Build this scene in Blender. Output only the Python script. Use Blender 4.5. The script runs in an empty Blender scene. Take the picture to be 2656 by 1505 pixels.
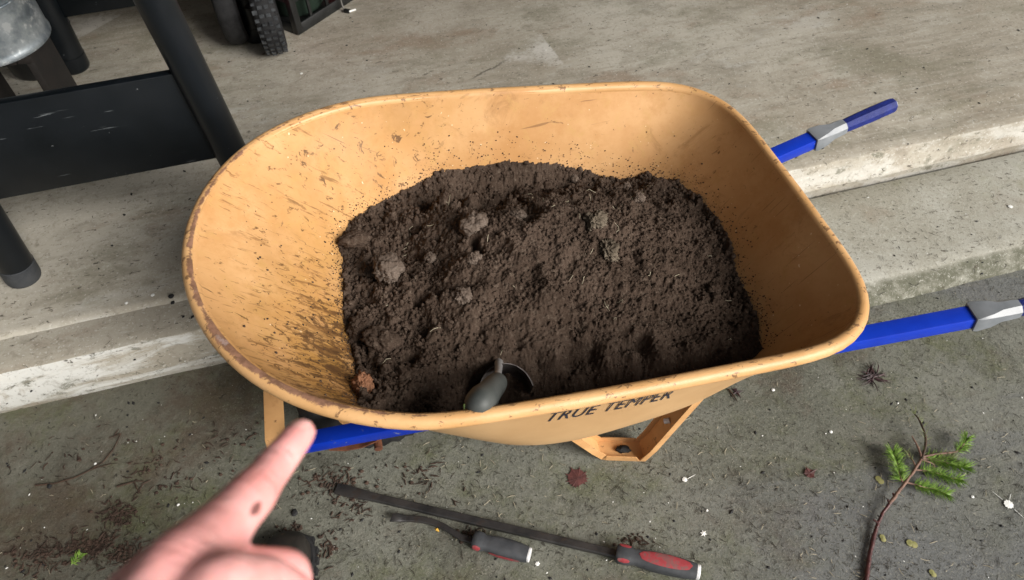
import bpy, bmesh, math, random
import numpy as np
from mathutils import Vector, Matrix, noise
from mathutils.bvhtree import BVHTree
random.seed(7); RNG = np.random.default_rng(7)
SC = bpy.context.scene
COL = SC.collection
R = math.radians

# ------------------------------------------------------------------ camera
F_PX, PITCH, ROLL, CAM_H = 1900.0, 0.87024, -0.05649, 1.47
cp_, sp_, cr_, sr_ = math.cos(PITCH), math.sin(PITCH), math.cos(ROLL), math.sin(ROLL)
C_F = Vector((0, cp_, -sp_))
_r, _u = Vector((1, 0, 0)), Vector((0, sp_, cp_))
C_R = cr_*_r + sr_*_u
C_U = -sr_*_r + cr_*_u
CAM = Vector((0, 0, CAM_H))
cam = bpy.data.cameras.new('camera'); camo = bpy.data.objects.new('camera', cam); COL.objects.link(camo)
M = Matrix((C_R, C_U, -C_F)).transposed().to_4x4(); M.translation = CAM
camo.matrix_world = M
cam.sensor_width = 36.0; cam.lens = F_PX/2656*36.0
cam.clip_start = 0.01; cam.clip_end = 300
cam.dof.use_dof = True; cam.dof.focus_distance = 1.25; cam.dof.aperture_fstop = 8.5
SC.camera = camo

# ------------------------------------------------------------------ light: overcast sky + wide soft sun
SUN_DIR = Vector((0.76, -0.56, 0.56)).normalized()
w = bpy.data.worlds.new('World'); SC.world = w; w.use_nodes = True
nt = w.node_tree; nt.nodes.clear()
sky = nt.nodes.new('ShaderNodeTexSky'); sky.sky_type = 'NISHITA'; sky.sun_disc = False
sky.sun_elevation = math.asin(SUN_DIR.z); sky.sun_rotation = math.atan2(SUN_DIR.x, SUN_DIR.y)
sky.air_density = 1.0; sky.dust_density = 4.0; sky.ozone_density = 1.0
hs = nt.nodes.new('ShaderNodeHueSaturation'); hs.inputs['Saturation'].default_value = 0.2
bg = nt.nodes.new('ShaderNodeBackground'); bg.inputs['Strength'].default_value = 0.095
wo = nt.nodes.new('ShaderNodeOutputWorld')
nt.links.new(sky.outputs[0], hs.inputs['Color']); nt.links.new(hs.outputs[0], bg.inputs['Color']); nt.links.new(bg.outputs[0], wo.inputs['Surface'])
sl = bpy.data.lights.new('sun', 'SUN'); sl.energy = 4.0; sl.angle = R(34); sl.color = (1.0, 0.96, 0.9)
so = bpy.data.objects.new('sun', sl); COL.objects.link(so); so.location = (3, -3, 4)
so.rotation_euler = SUN_DIR.to_track_quat('Z', 'Y').to_euler()
SC.view_settings.view_transform = 'Standard'; SC.view_settings.look = 'None'
SC.view_settings.exposure = 0.28; SC.view_settings.gamma = 1.0; SC.view_settings.use_curve_mapping = False

# ------------------------------------------------------------------ helpers
def ray(px, py):
    return C_F + C_R*((px-1328)/F_PX) - C_U*((py-752.5)/F_PX)
def at(px, py, z=0.0):
    "point of the horizontal plane at height z seen along a measured direction of the photograph"
    d = ray(px, py); t = (z-CAM.z)/d.z
    return CAM + d*t
def cpt(px, py, depth): return CAM + ray(px, py)*depth
D = 1.0335                      # pixels measured on the 2570 px wide view
def atd(px, py, z=0.0): return at(px*D, py*D, z)

class MB:
    def __init__(s): s.v = []; s.f = []
    def add(s, vs, fs):
        o = len(s.v); s.v += [tuple(v) for v in vs]; s.f += [tuple(i+o for i in f) for f in fs]; return s
    def loft(s, rings, cap=True, closed=True):
        n = len(rings[0]); vs = [p for r in rings for p in r]; fs = []
        for i in range(len(rings)-1):
            for j in range(n if closed else n-1):
                k = (j+1) % n
                fs.append((i*n+j, i*n+k, (i+1)*n+k, (i+1)*n+j))
        if cap and closed:
            fs.append(tuple(range(n-1, -1, -1))); fs.append(tuple((len(rings)-1)*n+j for j in range(n)))
        return s.add(vs, fs)
    def tube(s, pts, rad, n=8, cap=True, up=None, closed=False):
        pts = [Vector(p) for p in pts]; m = len(pts)
        if not hasattr(rad, '__len__'): rad = [rad]*m
        rings = []; prev = None
        for i, p in enumerate(pts):
            if closed: t = pts[(i+1) % m]-pts[i-1]
            else: t = pts[min(i+1, m-1)]-pts[max(i-1, 0)]
            t.normalize()
            if prev is None:
                a = Vector(up) if up else (Vector((0, 0, 1)) if abs(t.z) < .9 else Vector((1, 0, 0)))
                x = (a-t*a.dot(t)).normalized()
            else: x = (prev-t*prev.dot(t)).normalized()
            prev = x; y = t.cross(x)
            rings.append([p+(x*math.cos(2*math.pi*k/n)+y*math.sin(2*math.pi*k/n))*rad[i] for k in range(n)])
        if closed:
            rings.append(rings[0]); return s.loft(rings, False)
        return s.loft(rings, cap)
    def sweep(s, pts, prof, up, cap=True):
        "open path, closed profile [(a,b)..]: a along side, b along up"
        pts = [Vector(p) for p in pts]; m = len(pts); rings = []
        for i, p in enumerate(pts):
            t = (pts[min(i+1, m-1)]-pts[max(i-1, 0)]).normalized()
            u_ = Vector(up); x = t.cross(u_).normalized(); y = x.cross(t).normalized()
            rings.append([p+x*a+y*b for a, b in prof])
        return s.loft(rings, cap)
    def box(s, c, sx, sy, sz, ax=None):
        c = Vector(c); ax = ax or (Vector((1, 0, 0)), Vector((0, 1, 0)), Vector((0, 0, 1)))
        vs = [c+ax[0]*(sx*i/2)+ax[1]*(sy*j/2)+ax[2]*(sz*k/2) for i in (-1, 1) for j in (-1, 1) for k in (-1, 1)]
        return s.add(vs, [(0, 1, 3, 2), (4, 6, 7, 5), (0, 4, 5, 1), (2, 3, 7, 6), (0, 2, 6, 4), (1, 5, 7, 3)])
    def mesh(s, name):
        me = bpy.data.meshes.new(name); me.from_pydata(s.v, [], s.f); me.validate(); return me
    def build(s, name, mat, parent=None, smooth=True, bevel=0, loc=None, sharp=40):
        return link(name, s.mesh(name), mat, parent, smooth, bevel, loc, sharp)
def link(name, me, mat, parent=None, smooth=True, bevel=0, loc=None, sharp=40):
    o = bpy.data.objects.new(name, me); COL.objects.link(o)
    if mat: me.materials.append(mat)
    bm = bmesh.new(); bm.from_mesh(me)
    bmesh.ops.recalc_face_normals(bm, faces=bm.faces)
    if bevel:
        es = [e for e in bm.edges if len(e.link_faces) == 2 and e.calc_face_angle(0) > R(30)]
        if es: bmesh.ops.bevel(bm, geom=es, offset=bevel, segments=2, affect='EDGES', profile=.5, clamp_overlap=True)
    if loc is not None:
        bmesh.ops.translate(bm, verts=bm.verts, vec=-Vector(loc))
        o.location = loc
    bm.to_mesh(me); bm.free()
    if smooth:
        me.shade_smooth()
        me.set_sharp_from_angle(angle=R(sharp))
    if parent: o.parent = parent
    return o
def tag(o, label=None, cat=None, group=None, kind=None):
    if label: o['label'] = label
    if cat: o['category'] = cat
    if group: o['group'] = group
    if kind: o['kind'] = kind
    return o
def empty(name, loc, label, cat, group=None):
    o = bpy.data.objects.new(name, None); COL.objects.link(o); o.location = loc; o.empty_display_size = .05
    return tag(o, label, cat, group)
def under(root, mb, name, mat, parent=None, **k):
    "world-space MB -> child of root (unrotated) or of one of root's parts"
    off = Vector(root.location); mb.v = [tuple(Vector(v)-off) for v in mb.v]
    return mb.build(name, mat, parent or root, **k)
def sst(a, b, x):
    t = min(max((x-a)/(b-a), 0), 1); return t*t*(3-2*t)
def fbm(p, o=4): return noise.fractal(Vector(p), 1.0, 2.0, o)

# ------------------------------------------------------------------ materials
class Mat:
    def __init__(s, name, rough=.6, metal=0, spec=.5):
        s.m = bpy.data.materials.new(name); s.m.use_nodes = True
        s.t = s.m.node_tree; s.b = s.t.nodes['Principled BSDF']
        s.b.inputs['Roughness'].default_value = rough; s.b.inputs['Metallic'].default_value = metal
        s.b.inputs['Specular IOR Level'].default_value = spec
        s.co = s.n('ShaderNodeTexCoord').outputs['Object']
    def n(s, t, **k):
        x = s.t.nodes.new(t)
        for a, b in k.items(): setattr(x, a, b)
        return x
    def put(s, sock, v):
        if isinstance(v, bpy.types.NodeSocket): s.t.links.new(v, sock)
        elif isinstance(v, (tuple, list)) and len(v) == 3 and sock.type == 'RGBA': sock.default_value = (*v, 1)
        else: sock.default_value = v
    def map(s, scale=(1, 1, 1), rot=(0, 0, 0), loc=(0, 0, 0), co=None):
        x = s.n('ShaderNodeMapping'); s.put(x.inputs[0], co or s.co)
        x.inputs['Scale'].default_value = scale; x.inputs['Rotation'].default_value = rot; x.inputs['Location'].default_value = loc
        return x.outputs[0]
    def noise(s, scale, detail=4, rough=.55, co=None, dist=0, out=0):
        x = s.n('ShaderNodeTexNoise'); s.put(x.inputs['Vector'], co or s.co)
        x.inputs['Scale'].default_value = scale; x.inputs['Detail'].default_value = detail
        x.inputs['Roughness'].default_value = rough; x.inputs['Distortion'].default_value = dist
        return x.outputs[out]
    def voro(s, scale, co=None, feature='F1', out='Distance', rnd=1):
        x = s.n('ShaderNodeTexVoronoi', feature=feature); s.put(x.inputs['Vector'], co or s.co)
        x.inputs['Scale'].default_value = scale; x.inputs['Randomness'].default_value = rnd
        return x.outputs[out]
    def ramp(s, f, a, b, lo=0.0, hi=1.0):
        x = s.n('ShaderNodeMapRange', interpolation_type='SMOOTHSTEP'); s.put(x.inputs[0], f)
        x.inputs[1].default_value = a; x.inputs[2].default_value = b; x.inputs[3].default_value = lo; x.inputs[4].default_value = hi
        return x.outputs[0]
    def math(s, op, a, b=0.0):
        x = s.n('ShaderNodeMath', operation=op); s.put(x.inputs[0], a); s.put(x.inputs[1], b); return x.outputs[0]
    def mix(s, f, a, b, mode='MIX'):
        x = s.n('ShaderNodeMix', data_type='RGBA', blend_type=mode)
        s.put(x.inputs[0], f); s.put(x.inputs[6], a); s.put(x.inputs[7], b); return x.outputs[2]
    def xyz(s, co=None):
        x = s.n('ShaderNodeSeparateXYZ'); s.put(x.inputs[0], co or s.co); return x.outputs
    def color(s, c): s.put(s.b.inputs['Base Color'], c); return s
    def rough(s, c): s.put(s.b.inputs['Roughness'], c); return s
    def bump(s, h, strength=.3, dist=.002):
        x = s.n('ShaderNodeBump'); x.inputs['Strength'].default_value = strength; x.inputs['Distance'].default_value = dist
        s.put(x.inputs['Height'], h); s.t.links.new(x.outputs[0], s.b.inputs['Normal']); return s

SA = R(12.4)                    # direction of the slab edge
EX, EN = Vector((math.cos(SA), math.sin(SA), 0)), Vector((-math.sin(SA), math.cos(SA), 0))

def mat_slab():
    m = Mat('slab_concrete', .75, spec=.3)
    st = m.map((1, 1, 1), (0, 0, -SA))            # x along the slab edge
    big = m.noise(1.5, 6, .62, st)
    c = m.mix(m.ramp(big, .33, .68), (.315, .280, .222), (.47, .44, .375))
    mid = m.noise(1, 6, .68, m.map((5, 11, 8), (0, 0, .1), (2, 8, 0), st), .6)
    c = m.mix(m.ramp(mid, .50, .66, 0, .42), c, (.205, .185, .145))
    c = m.mix(m.ramp(mid, .46, .34, 0, .40), c, (.46, .44, .385))
    brush = m.noise(1, 5, .65, m.map((3.0, 52, 4), co=st), .3)
    bm_ = m.ramp(m.noise(1.1, 3, .5, m.map(loc=(6, 2, 0), co=st)), .42, .62)
    c = m.mix(m.math('MULTIPLY', m.ramp(brush, .46, .64, 0, .5), m.math('ADD', m.math('MULTIPLY', bm_, .7), .15)), c, (.22, .195, .15))
    brush2 = m.noise(1, 5, .7, m.map((7, 90, 5), (0, 0, .03), (3, 1, 0), st), .5)
    c = m.mix(m.math('MULTIPLY', m.ramp(brush2, .54, .70, 0, .5), bm_), c, (.47, .45, .40))
    pale = m.noise(1, 7, .66, m.map((1.6, 4.2, 3), (0, 0, .12), (1.3, 4, 0), st), .6)
    c = m.mix(m.ramp(pale, .56, .70, 0, .6), c, (.52, .51, .475))
    X = m.xyz()
    rust = m.noise(3.1, 6, .7, m.map((1, 1.8, 1), loc=(7.7, 2, 0), co=st))
    c = m.mix(m.ramp(rust, .52, .70, 0, .6), c, (.24, .165, .11))
    olive = m.noise(2.6, 6, .7, m.map((1, 2.2, 1), loc=(1.7, 9, 0), co=st))
    c = m.mix(m.ramp(olive, .51, .68, 0, .55), c, (.19, .18, .125))
    def half(a, b, sgn):
        n_ = Vector((-(b-a).y, (b-a).x)).normalized()*sgn
        dd = m.math('ADD', m.math('MULTIPLY', X[0], n_.x), m.math('MULTIPLY', X[1], n_.y))
        return m.math('SUBTRACT', dd, n_.x*a.x+n_.y*a.y)
    wob = m.math('MULTIPLY', m.math('SUBTRACT', m.noise(15, 6, .75), .5), .22)
    def wedge(p0, p1, p2, amt, cc):
        e1 = m.ramp(half(p0, p1, -1), 0, .008); e2 = m.ramp(m.math('ADD', half(p1, p2, -1), wob), -.02, .07); e3 = m.ramp(m.math('ADD', half(p2, p0, -1), wob), -.02, .06)
        t = m.math('MULTIPLY', m.math('MULTIPLY', e1, e2), e3)
        return m.mix(m.math('MULTIPLY', t, amt), c, cc)
    c = wedge(atd(1362, 88, .14), atd(1424, 168, .14), atd(1255, 150, .14), .7, (.62, .60, .56))
    c = wedge(at(330, 32, .14), at(186, 112, .14), at(150, 52, .14), .85, (.60, .57, .52))
    pa, pb = atd(1168, 207, .14), atd(1296, 137, .14); ab = (pb-pa); L_ = ab.length; ab.normalize()
    tt = m.math('SUBTRACT', m.math('ADD', m.math('MULTIPLY', X[0], ab.x), m.math('MULTIPLY', X[1], ab.y)), ab.x*pa.x+ab.y*pa.y)
    dl = m.math('ABSOLUTE', m.math('ADD', half(pa, pb, 1), m.math('MULTIPLY', m.math('SUBTRACT', m.noise(22, 4, .6), .5), .035)))
    crk = m.math('MULTIPLY', m.math('MULTIPLY', m.ramp(dl, .0065, .0015), m.ramp(tt, 0, .06)), m.ramp(tt, L_, L_-.10))
    c = m.mix(m.math('MULTIPLY', crk, .75), c, (.07, .06, .045))
    # painted front face, flaking
    geo = m.n('ShaderNodeNewGeometry'); N = m.xyz(geo.outputs['Normal'])
    fl = m.noise(1, 7, .7, m.map((4, 8, 14), co=st), .8)
    face = m.math('MULTIPLY', m.ramp(N[2], .95, .6), m.ramp(fl, .42, .56))
    c = m.mix(m.math('MULTIPLY', face, m.ramp(X[0], .3, -.7, .45, .95)), c, (.60, .60, .57))
    facem = m.math('MULTIPLY', m.ramp(N[2], .95, .6), m.ramp(m.noise(1, 6, .75, m.map((16, 20, 30), co=st), .5), .56, .66))
    c = m.mix(m.math('MULTIPLY', facem, .7), c, (.10, .10, .065))
    speck = m.noise(95, 4, .65)
    c = m.mix(m.ramp(speck, .58, .70, 0, .55), c, (.13, .115, .085))
    grit = m.noise(1, 3, .65, m.map((38, 105, 60), (0, 0, .35), co=st), .6)
    c = m.mix(m.ramp(grit, .64, .70, 0, .85), c, (.055, .045, .033))
    grit2 = m.noise(1, 3, .65, m.map((30, 90, 60), (0, 0, -.25), (5, 5, 1), st), .6)
    c = m.mix(m.ramp(grit2, .655, .71, 0, .7), c, (.09, .075, .055))
    iso = m.noise(33, 7, .75, m.map(loc=(2, 4, 4)), .8)
    c = m.mix(m.ramp(iso, .52, .66, 0, .42), c, (.19, .168, .125))
    c = m.mix(m.ramp(iso, .45, .34, 0, .35), c, (.52, .50, .44))
    sp2 = m.noise(150, 2, .5, m.map((1, 1, 1), loc=(5, 5, 5)))
    c = m.mix(m.ramp(sp2, .60, .72, 0, .55), c, (.62, .60, .55))
    m.color(c); m.rough(m.ramp(big, .3, .7, .62, .85))
    h = m.math('ADD', m.math('MULTIPLY', brush, .4), m.math('ADD', m.math('MULTIPLY', speck, .45), m.math('MULTIPLY', mid, .6)))
    return m.bump(h, .5, .004).m
def mat_ledge():
    m = Mat('ledge_concrete', .8, spec=.25)
    big = m.noise(2.4, 6, .65)
    c = m.mix(m.ramp(big, .35, .65), (.33, .315, .26), (.46, .455, .405))
    c = m.mix(m.ramp(m.noise(3.2, 5, .65, m.map(loc=(4, 1, 0))), .54, .72, 0, .55), c, (.20, .215, .10))
    c = m.mix(m.ramp(m.noise(3.0, 5, .65, m.map(loc=(9, 1, 0))), .50, .68, 0, .55), c, (.26, .205, .15))
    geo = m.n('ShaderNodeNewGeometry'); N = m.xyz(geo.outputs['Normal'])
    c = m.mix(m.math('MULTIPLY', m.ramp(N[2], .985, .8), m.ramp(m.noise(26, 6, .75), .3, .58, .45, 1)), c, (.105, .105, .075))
    f1 = m.noise(135, 4, .7, dist=1.2)
    c = m.mix(m.ramp(f1, .54, .68, 0, .7), c, (.10, .092, .066))
    c = m.mix(m.ramp(f1, .44, .32, 0, .5), c, (.60, .59, .54))
    c = m.mix(m.ramp(m.noise(1, 3, .6, m.map((45, 90, 60), (0, 0, .8))), .64, .70, 0, .8), c, (.06, .05, .035))
    m.color(c)
    return m.bump(f1, .6, .003).m
def mat_drive():
    m = Mat('driveway_surface', .8, spec=.28)
    big = m.noise(1.9, 7, .68)
    c = m.mix(m.ramp(big, .34, .66), (.130, .133, .107), (.205, .207, .175))
    X = m.xyz()
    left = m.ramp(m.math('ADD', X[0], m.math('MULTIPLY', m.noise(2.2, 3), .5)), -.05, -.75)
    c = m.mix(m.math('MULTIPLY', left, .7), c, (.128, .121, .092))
    moss = m.noise(3.2, 7, .74, m.map(loc=(2.1, 6.3, 0)))
    c = m.mix(m.ramp(moss, .47, .66, 0, .72), c, (.098, .106, .042))
    brown = m.noise(2.9, 7, .76, m.map(loc=(12, 3.3, 0)))
    c = m.mix(m.ramp(m.math('ADD', brown, m.math('MULTIPLY', left, .07)), .51, .68, 0, .75), c, (.092, .064, .045))
    wet = m.noise(4.2, 7, .74, m.map(loc=(3, 13.3, 0)), .5)
    c = m.mix(m.ramp(wet, .52, .68, 0, .68), c, (.060, .057, .044))
    wet2 = m.noise(11, 6, .7, m.map(loc=(8, 1.3, 0)), .5)
    c = m.mix(m.ramp(wet2, .54, .70, 0, .5), c, (.062, .060, .044))
    blue = m.noise(1, 5, .65, m.map((1.1, 3, 1), (0, 0, -.35), (8, .3, 0)), .4)
    c = m.mix(m.math('MULTIPLY', m.ramp(blue, .46, .64, 0, .8), m.ramp(X[0], .2, .55)), c, (.150, .156, .160))
    pale = m.noise(7, 6, .7, m.map(loc=(21, 4, 0)), .5)
    c = m.mix(m.ramp(pale, .56, .72, 0, .45), c, (.235, .228, .19))
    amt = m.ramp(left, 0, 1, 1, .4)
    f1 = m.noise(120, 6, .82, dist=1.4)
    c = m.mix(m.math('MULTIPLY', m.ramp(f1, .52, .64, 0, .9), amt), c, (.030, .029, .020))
    f2 = m.noise(130, 5, .76, m.map(loc=(3, 8, 0)), 2.0)
    c = m.mix(m.math('MULTIPLY', m.ramp(f2, .54, .66, 0, .75), amt), c, (.29, .28, .23))
    pit = m.noise(58, 5, .7, m.map(loc=(1, 2, 0)), .8)
    c = m.mix(m.ramp(pit, .61, .69, 0, .85), c, (.028, .024, .018))
    m.color(c); m.rough(m.ramp(wet, .48, .64, .8, .5))
    h = m.math('ADD', f1, m.math('MULTIPLY', m.noise(45, 5, .65), 1.2))
    return m.bump(h, .7, .004).m
def mat_tan(name='tan_plastic', dirt=1.0):
    m = Mat(name, .55, spec=.28)
    X = m.xyz()
    cl = m.noise(5.5, 5, .6)
    c = m.mix(m.ramp(cl, .3, .7), (.485, .262, .106), (.585, .345, .160))
    c = m.mix(m.ramp(m.noise(13, 7, .74), .48, .68, 0, .5), c, (.43, .215, .075))
    c = m.mix(m.ramp(m.noise(4.2, 7, .74, m.map(loc=(1, 5, 3))), .47, .66, 0, .5), c, (.42, .205, .070))
    c = m.mix(m.ramp(m.noise(9, 7, .78, m.map(loc=(11, 5, 3)), .8), .55, .68, 0, .55), c, (.30, .155, .06))
    c = m.mix(m.ramp(m.noise(26, 6, .76, m.map(loc=(6, 2, 1)), .5), .52, .66, 0, .5), c, (.50, .30, .11))
    # the nose slope is stained and scoured towards the soil
    wz = m.ramp(m.math('ADD', X[0], m.math('MULTIPLY', m.noise(6, 4), .16)), -.47, -.16)
    nose = m.math('MULTIPLY', wz, m.ramp(X[0], .05, -.12))
    near = m.ramp(m.math('ADD', X[1], m.math('MULTIPLY', m.noise(5, 3), .12)), .26, -.10)
    amt = m.math('MULTIPLY', nose, m.math('ADD', m.math('MULTIPLY', near, .72), .28))
    c = m.mix(m.math('MULTIPLY', m.ramp(m.noise(6, 6, .7, m.map(loc=(3, 0, 0))), .36, .62), m.math('MULTIPLY', amt, .95)), c, (.40, .205, .035))
    c = m.mix(m.math('MULTIPLY', m.ramp(m.noise(11, 6, .72, m.map(loc=(13, 0, 2))), .46, .66), m.math('MULTIPLY', amt, .75)), c, (.24, .125, .032))
    for sc, rz, lo, base in (((30, 62, 30), .15, (0, 0, 0), .685), ((52, 90, 50), -.2, (7, 3, 1), .675), ((18, 44, 20), .3, (2, 8, 5), .70)):
        k1 = m.noise(1, 5, .68, m.map(sc, (0, 0, rz), lo), 1.0)
        th = m.math('SUBTRACT', base, m.math('MULTIPLY', amt, .185))
        c = m.mix(m.ramp(m.math('SUBTRACT', k1, th), -.02, .035, 0, .85), c, (.095, .046, .018))
    for sc, rz, lo, base in (((9, 75, 20), .10, (3, 3, 3), .70), ((6, 110, 20), -.12, (9, 1, 4), .70)):
        k5 = m.noise(1, 5, .66, m.map(sc, (0, 0, rz), lo), .5)
        th = m.math('SUBTRACT', base, m.math('MULTIPLY', m.math('ADD', m.math('MULTIPLY', amt, .6), m.math('MULTIPLY', m.ramp(X[0], -.15, -.30), .36)), .165))
        c = m.mix(m.ramp(m.math('SUBTRACT', k5, th), -.02, .06, 0, .7), c, (.17, .080, .026))
    k2 = m.noise(1, 3, .6, m.map((15, 60, 20), (0, 0, -.5), (4, 4, 4)), .8)
    c = m.mix(m.math('MULTIPLY', m.ramp(k2, .66, .71), m.math('ADD', m.math('MULTIPLY', amt, .5), .22)), c, (.16, .085, .035))
    # long thin scratches
    for rz, lo in ((1.35, (0, 0, 0)), (.9, (5, 2, 0)), (-.25, (2, 7, 1))):
        k3 = m.noise(1, 2, .5, m.map((6, 230, 6), (0, 0, rz), lo), .2)
        c = m.mix(m.ramp(k3, .725, .75, 0, .6), c, (.16, .08, .035))
    k4 = m.noise(75, 3, .65, m.map(loc=(8, 1, 2)), .8)
    c = m.mix(m.ramp(k4, .68, .74, 0, .6), c, (.12, .07, .035))
    c = m.mix(m.ramp(m.noise(150, 1, .5, m.map(loc=(1, 9, 2))), .77, .81, 0, .6), c, (.9, .78, .55))
    m.color(c); m.rough(m.ramp(m.noise(12, 4), .3, .7, .48, .66))
    return m.bump(m.noise(34, 4, .6), .12, .003).m
def mat_rim():
    m = Mat('rim_plastic', .45, spec=.4)
    X = m.xyz()
    c = m.mix(m.ramp(m.noise(9, 4), .3, .7), (.53, .292, .116), (.63, .375, .172))
    front = m.ramp(m.math('ADD', X[0], m.math('MULTIPLY', m.noise(7, 3), .16)), .06, -.40)
    nearf = m.ramp(X[1], .25, -.15, .55, 1.0)
    at_ = m.n('ShaderNodeAttribute'); at_.attribute_name = 'ring_angle'; ang = at_.outputs['Fac']
    a = m.noise(30, 8, .78, dist=.6)
    wob = m.math('MULTIPLY', m.math('SUBTRACT', m.noise(9, 6, .75), .5), 1.6)
    band = m.math('ABSOLUTE', m.math('ADD', m.math('ADD', ang, .22), m.math('MULTIPLY', wob, .5)))
    wid = m.math('ADD', m.math('MULTIPLY', m.math('SUBTRACT', a, .5), 2.6), m.math('SUBTRACT', m.math('MULTIPLY', m.math('MULTIPLY', front, nearf), .95), .30))
    msk = m.ramp(m.math('SUBTRACT', wid, band), -.05, .30)
    patina = m.mix(m.ramp(m.noise(60, 5, .75), .38, .62), (.085, .036, .030), (.20, .098, .072))
    c = m.mix(m.math('MULTIPLY', msk, .85), c, patina)
    top = m.ramp(m.math('ABSOLUTE', m.math('ADD', ang, .2)), .7, .3)
    side = m.math('MULTIPLY', m.ramp(X[2], -.001, .010), .055)
    thr2 = m.math('SUBTRACT', .635, side)
    k = m.noise(1, 5, .68, m.map((48, 95, 60)), .6)
    c = m.mix(m.ramp(m.math('SUBTRACT', k, thr2), -.01, .025, 0, .8), c, (.15, .08, .04))
    grey = m.math('MULTIPLY', m.math('MULTIPLY', m.math('MULTIPLY', front, nearf), top), m.ramp(m.noise(28, 6, .75, m.map(loc=(4, 4, 0))), .57, .68, 0, .6))
    c = m.mix(m.math('MULTIPLY', grey, msk), c, (.36, .28, .26))
    m.color(c); m.rough(m.math('ADD', .42, m.math('MULTIPLY', msk, .3)))
    return m.bump(m.math('ADD', a, k), .3, .002).m
def mat_plain(name, c1, c2, scale=12, rough=.5, metal=0, bump=.15, bscale=60, spec=.5, speck=None, bd=.002):
    m = Mat(name, rough, metal, spec)
    c = m.mix(m.ramp(m.noise(scale, 5, .6), .32, .68), c1, c2)
    if speck: c = m.mix(m.ramp(m.noise(speck[0], 4, .65), speck[1], speck[1]+.06, 0, speck[3] if len(speck) > 3 else .9), c, speck[2])
    m.color(c)
    if bump: m.bump(m.noise(bscale, 4, .6), bump, bd)
    return m.m
def mat_black_metal(scr=1):
    m = Mat('black_painted_steel', .27, spec=.4)
    c = m.mix(m.ramp(m.noise(6, 4), .3, .7), (.0025, .0040, .0055), (.0055, .0075, .0100))
    for ry, lo in ((.9, (0, 0, 0)), (-.5, (3, 1, 0)), (.3, (6, 2, 1)))*scr:
        k = m.noise(1, 2, .5, m.map((10, 10, 150), (0, ry, 0), lo), .2)
        c = m.mix(m.math('MULTIPLY', m.ramp(k, .655, .70, 0, .5), m.ramp(m.noise(6, 2, .5, m.map(loc=lo)), .55, .65)), c, (.22, .24, .25))
    c = m.mix(m.ramp(m.noise(60, 4, .65), .70, .74, 0, .5), c, (.25, .26, .27))
    m.color(c); m.rough(m.ramp(m.noise(8, 4), .3, .7, .28, .42))
    return m.bump(m.noise(40, 3), .05, .002).m
def mat_soil(name, c1, c2, c3):
    m = Mat(name, .95, spec=.12)
    c = m.mix(m.ramp(m.noise(9, 5, .65), .35, .65), c1, c2)
    c = m.mix(m.ramp(m.noise(120, 4, .7), .50, .72, 0, .7), c, c3)
    c = m.mix(m.ramp(m.noise(160, 3, .6, m.map(loc=(3, 3, 3))), .70, .78, 0, .8), c, (.2, .16, .125))
    m.color(c)
    return m.bump(m.math('ADD', m.noise(260, 4, .7), m.noise(110, 3, .6)), .9, .0025).m
def mat_skin():
    m = Mat('skin', .5, spec=.4)
    c = m.mix(m.ramp(m.noise(38, 4, .6), .3, .7), (.70, .34, .285), (.80, .45, .375))
    c = m.mix(m.ramp(m.noise(120, 3), .55, .75, 0, .25), c, (.62, .25, .2))
    m.b.inputs['Subsurface Weight'].default_value = .25
    m.b.inputs['Subsurface Radius'].default_value = (.01, .004, .002)
    m.b.inputs['Subsurface Scale'].default_value = .4
    m.color(c); return m
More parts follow.
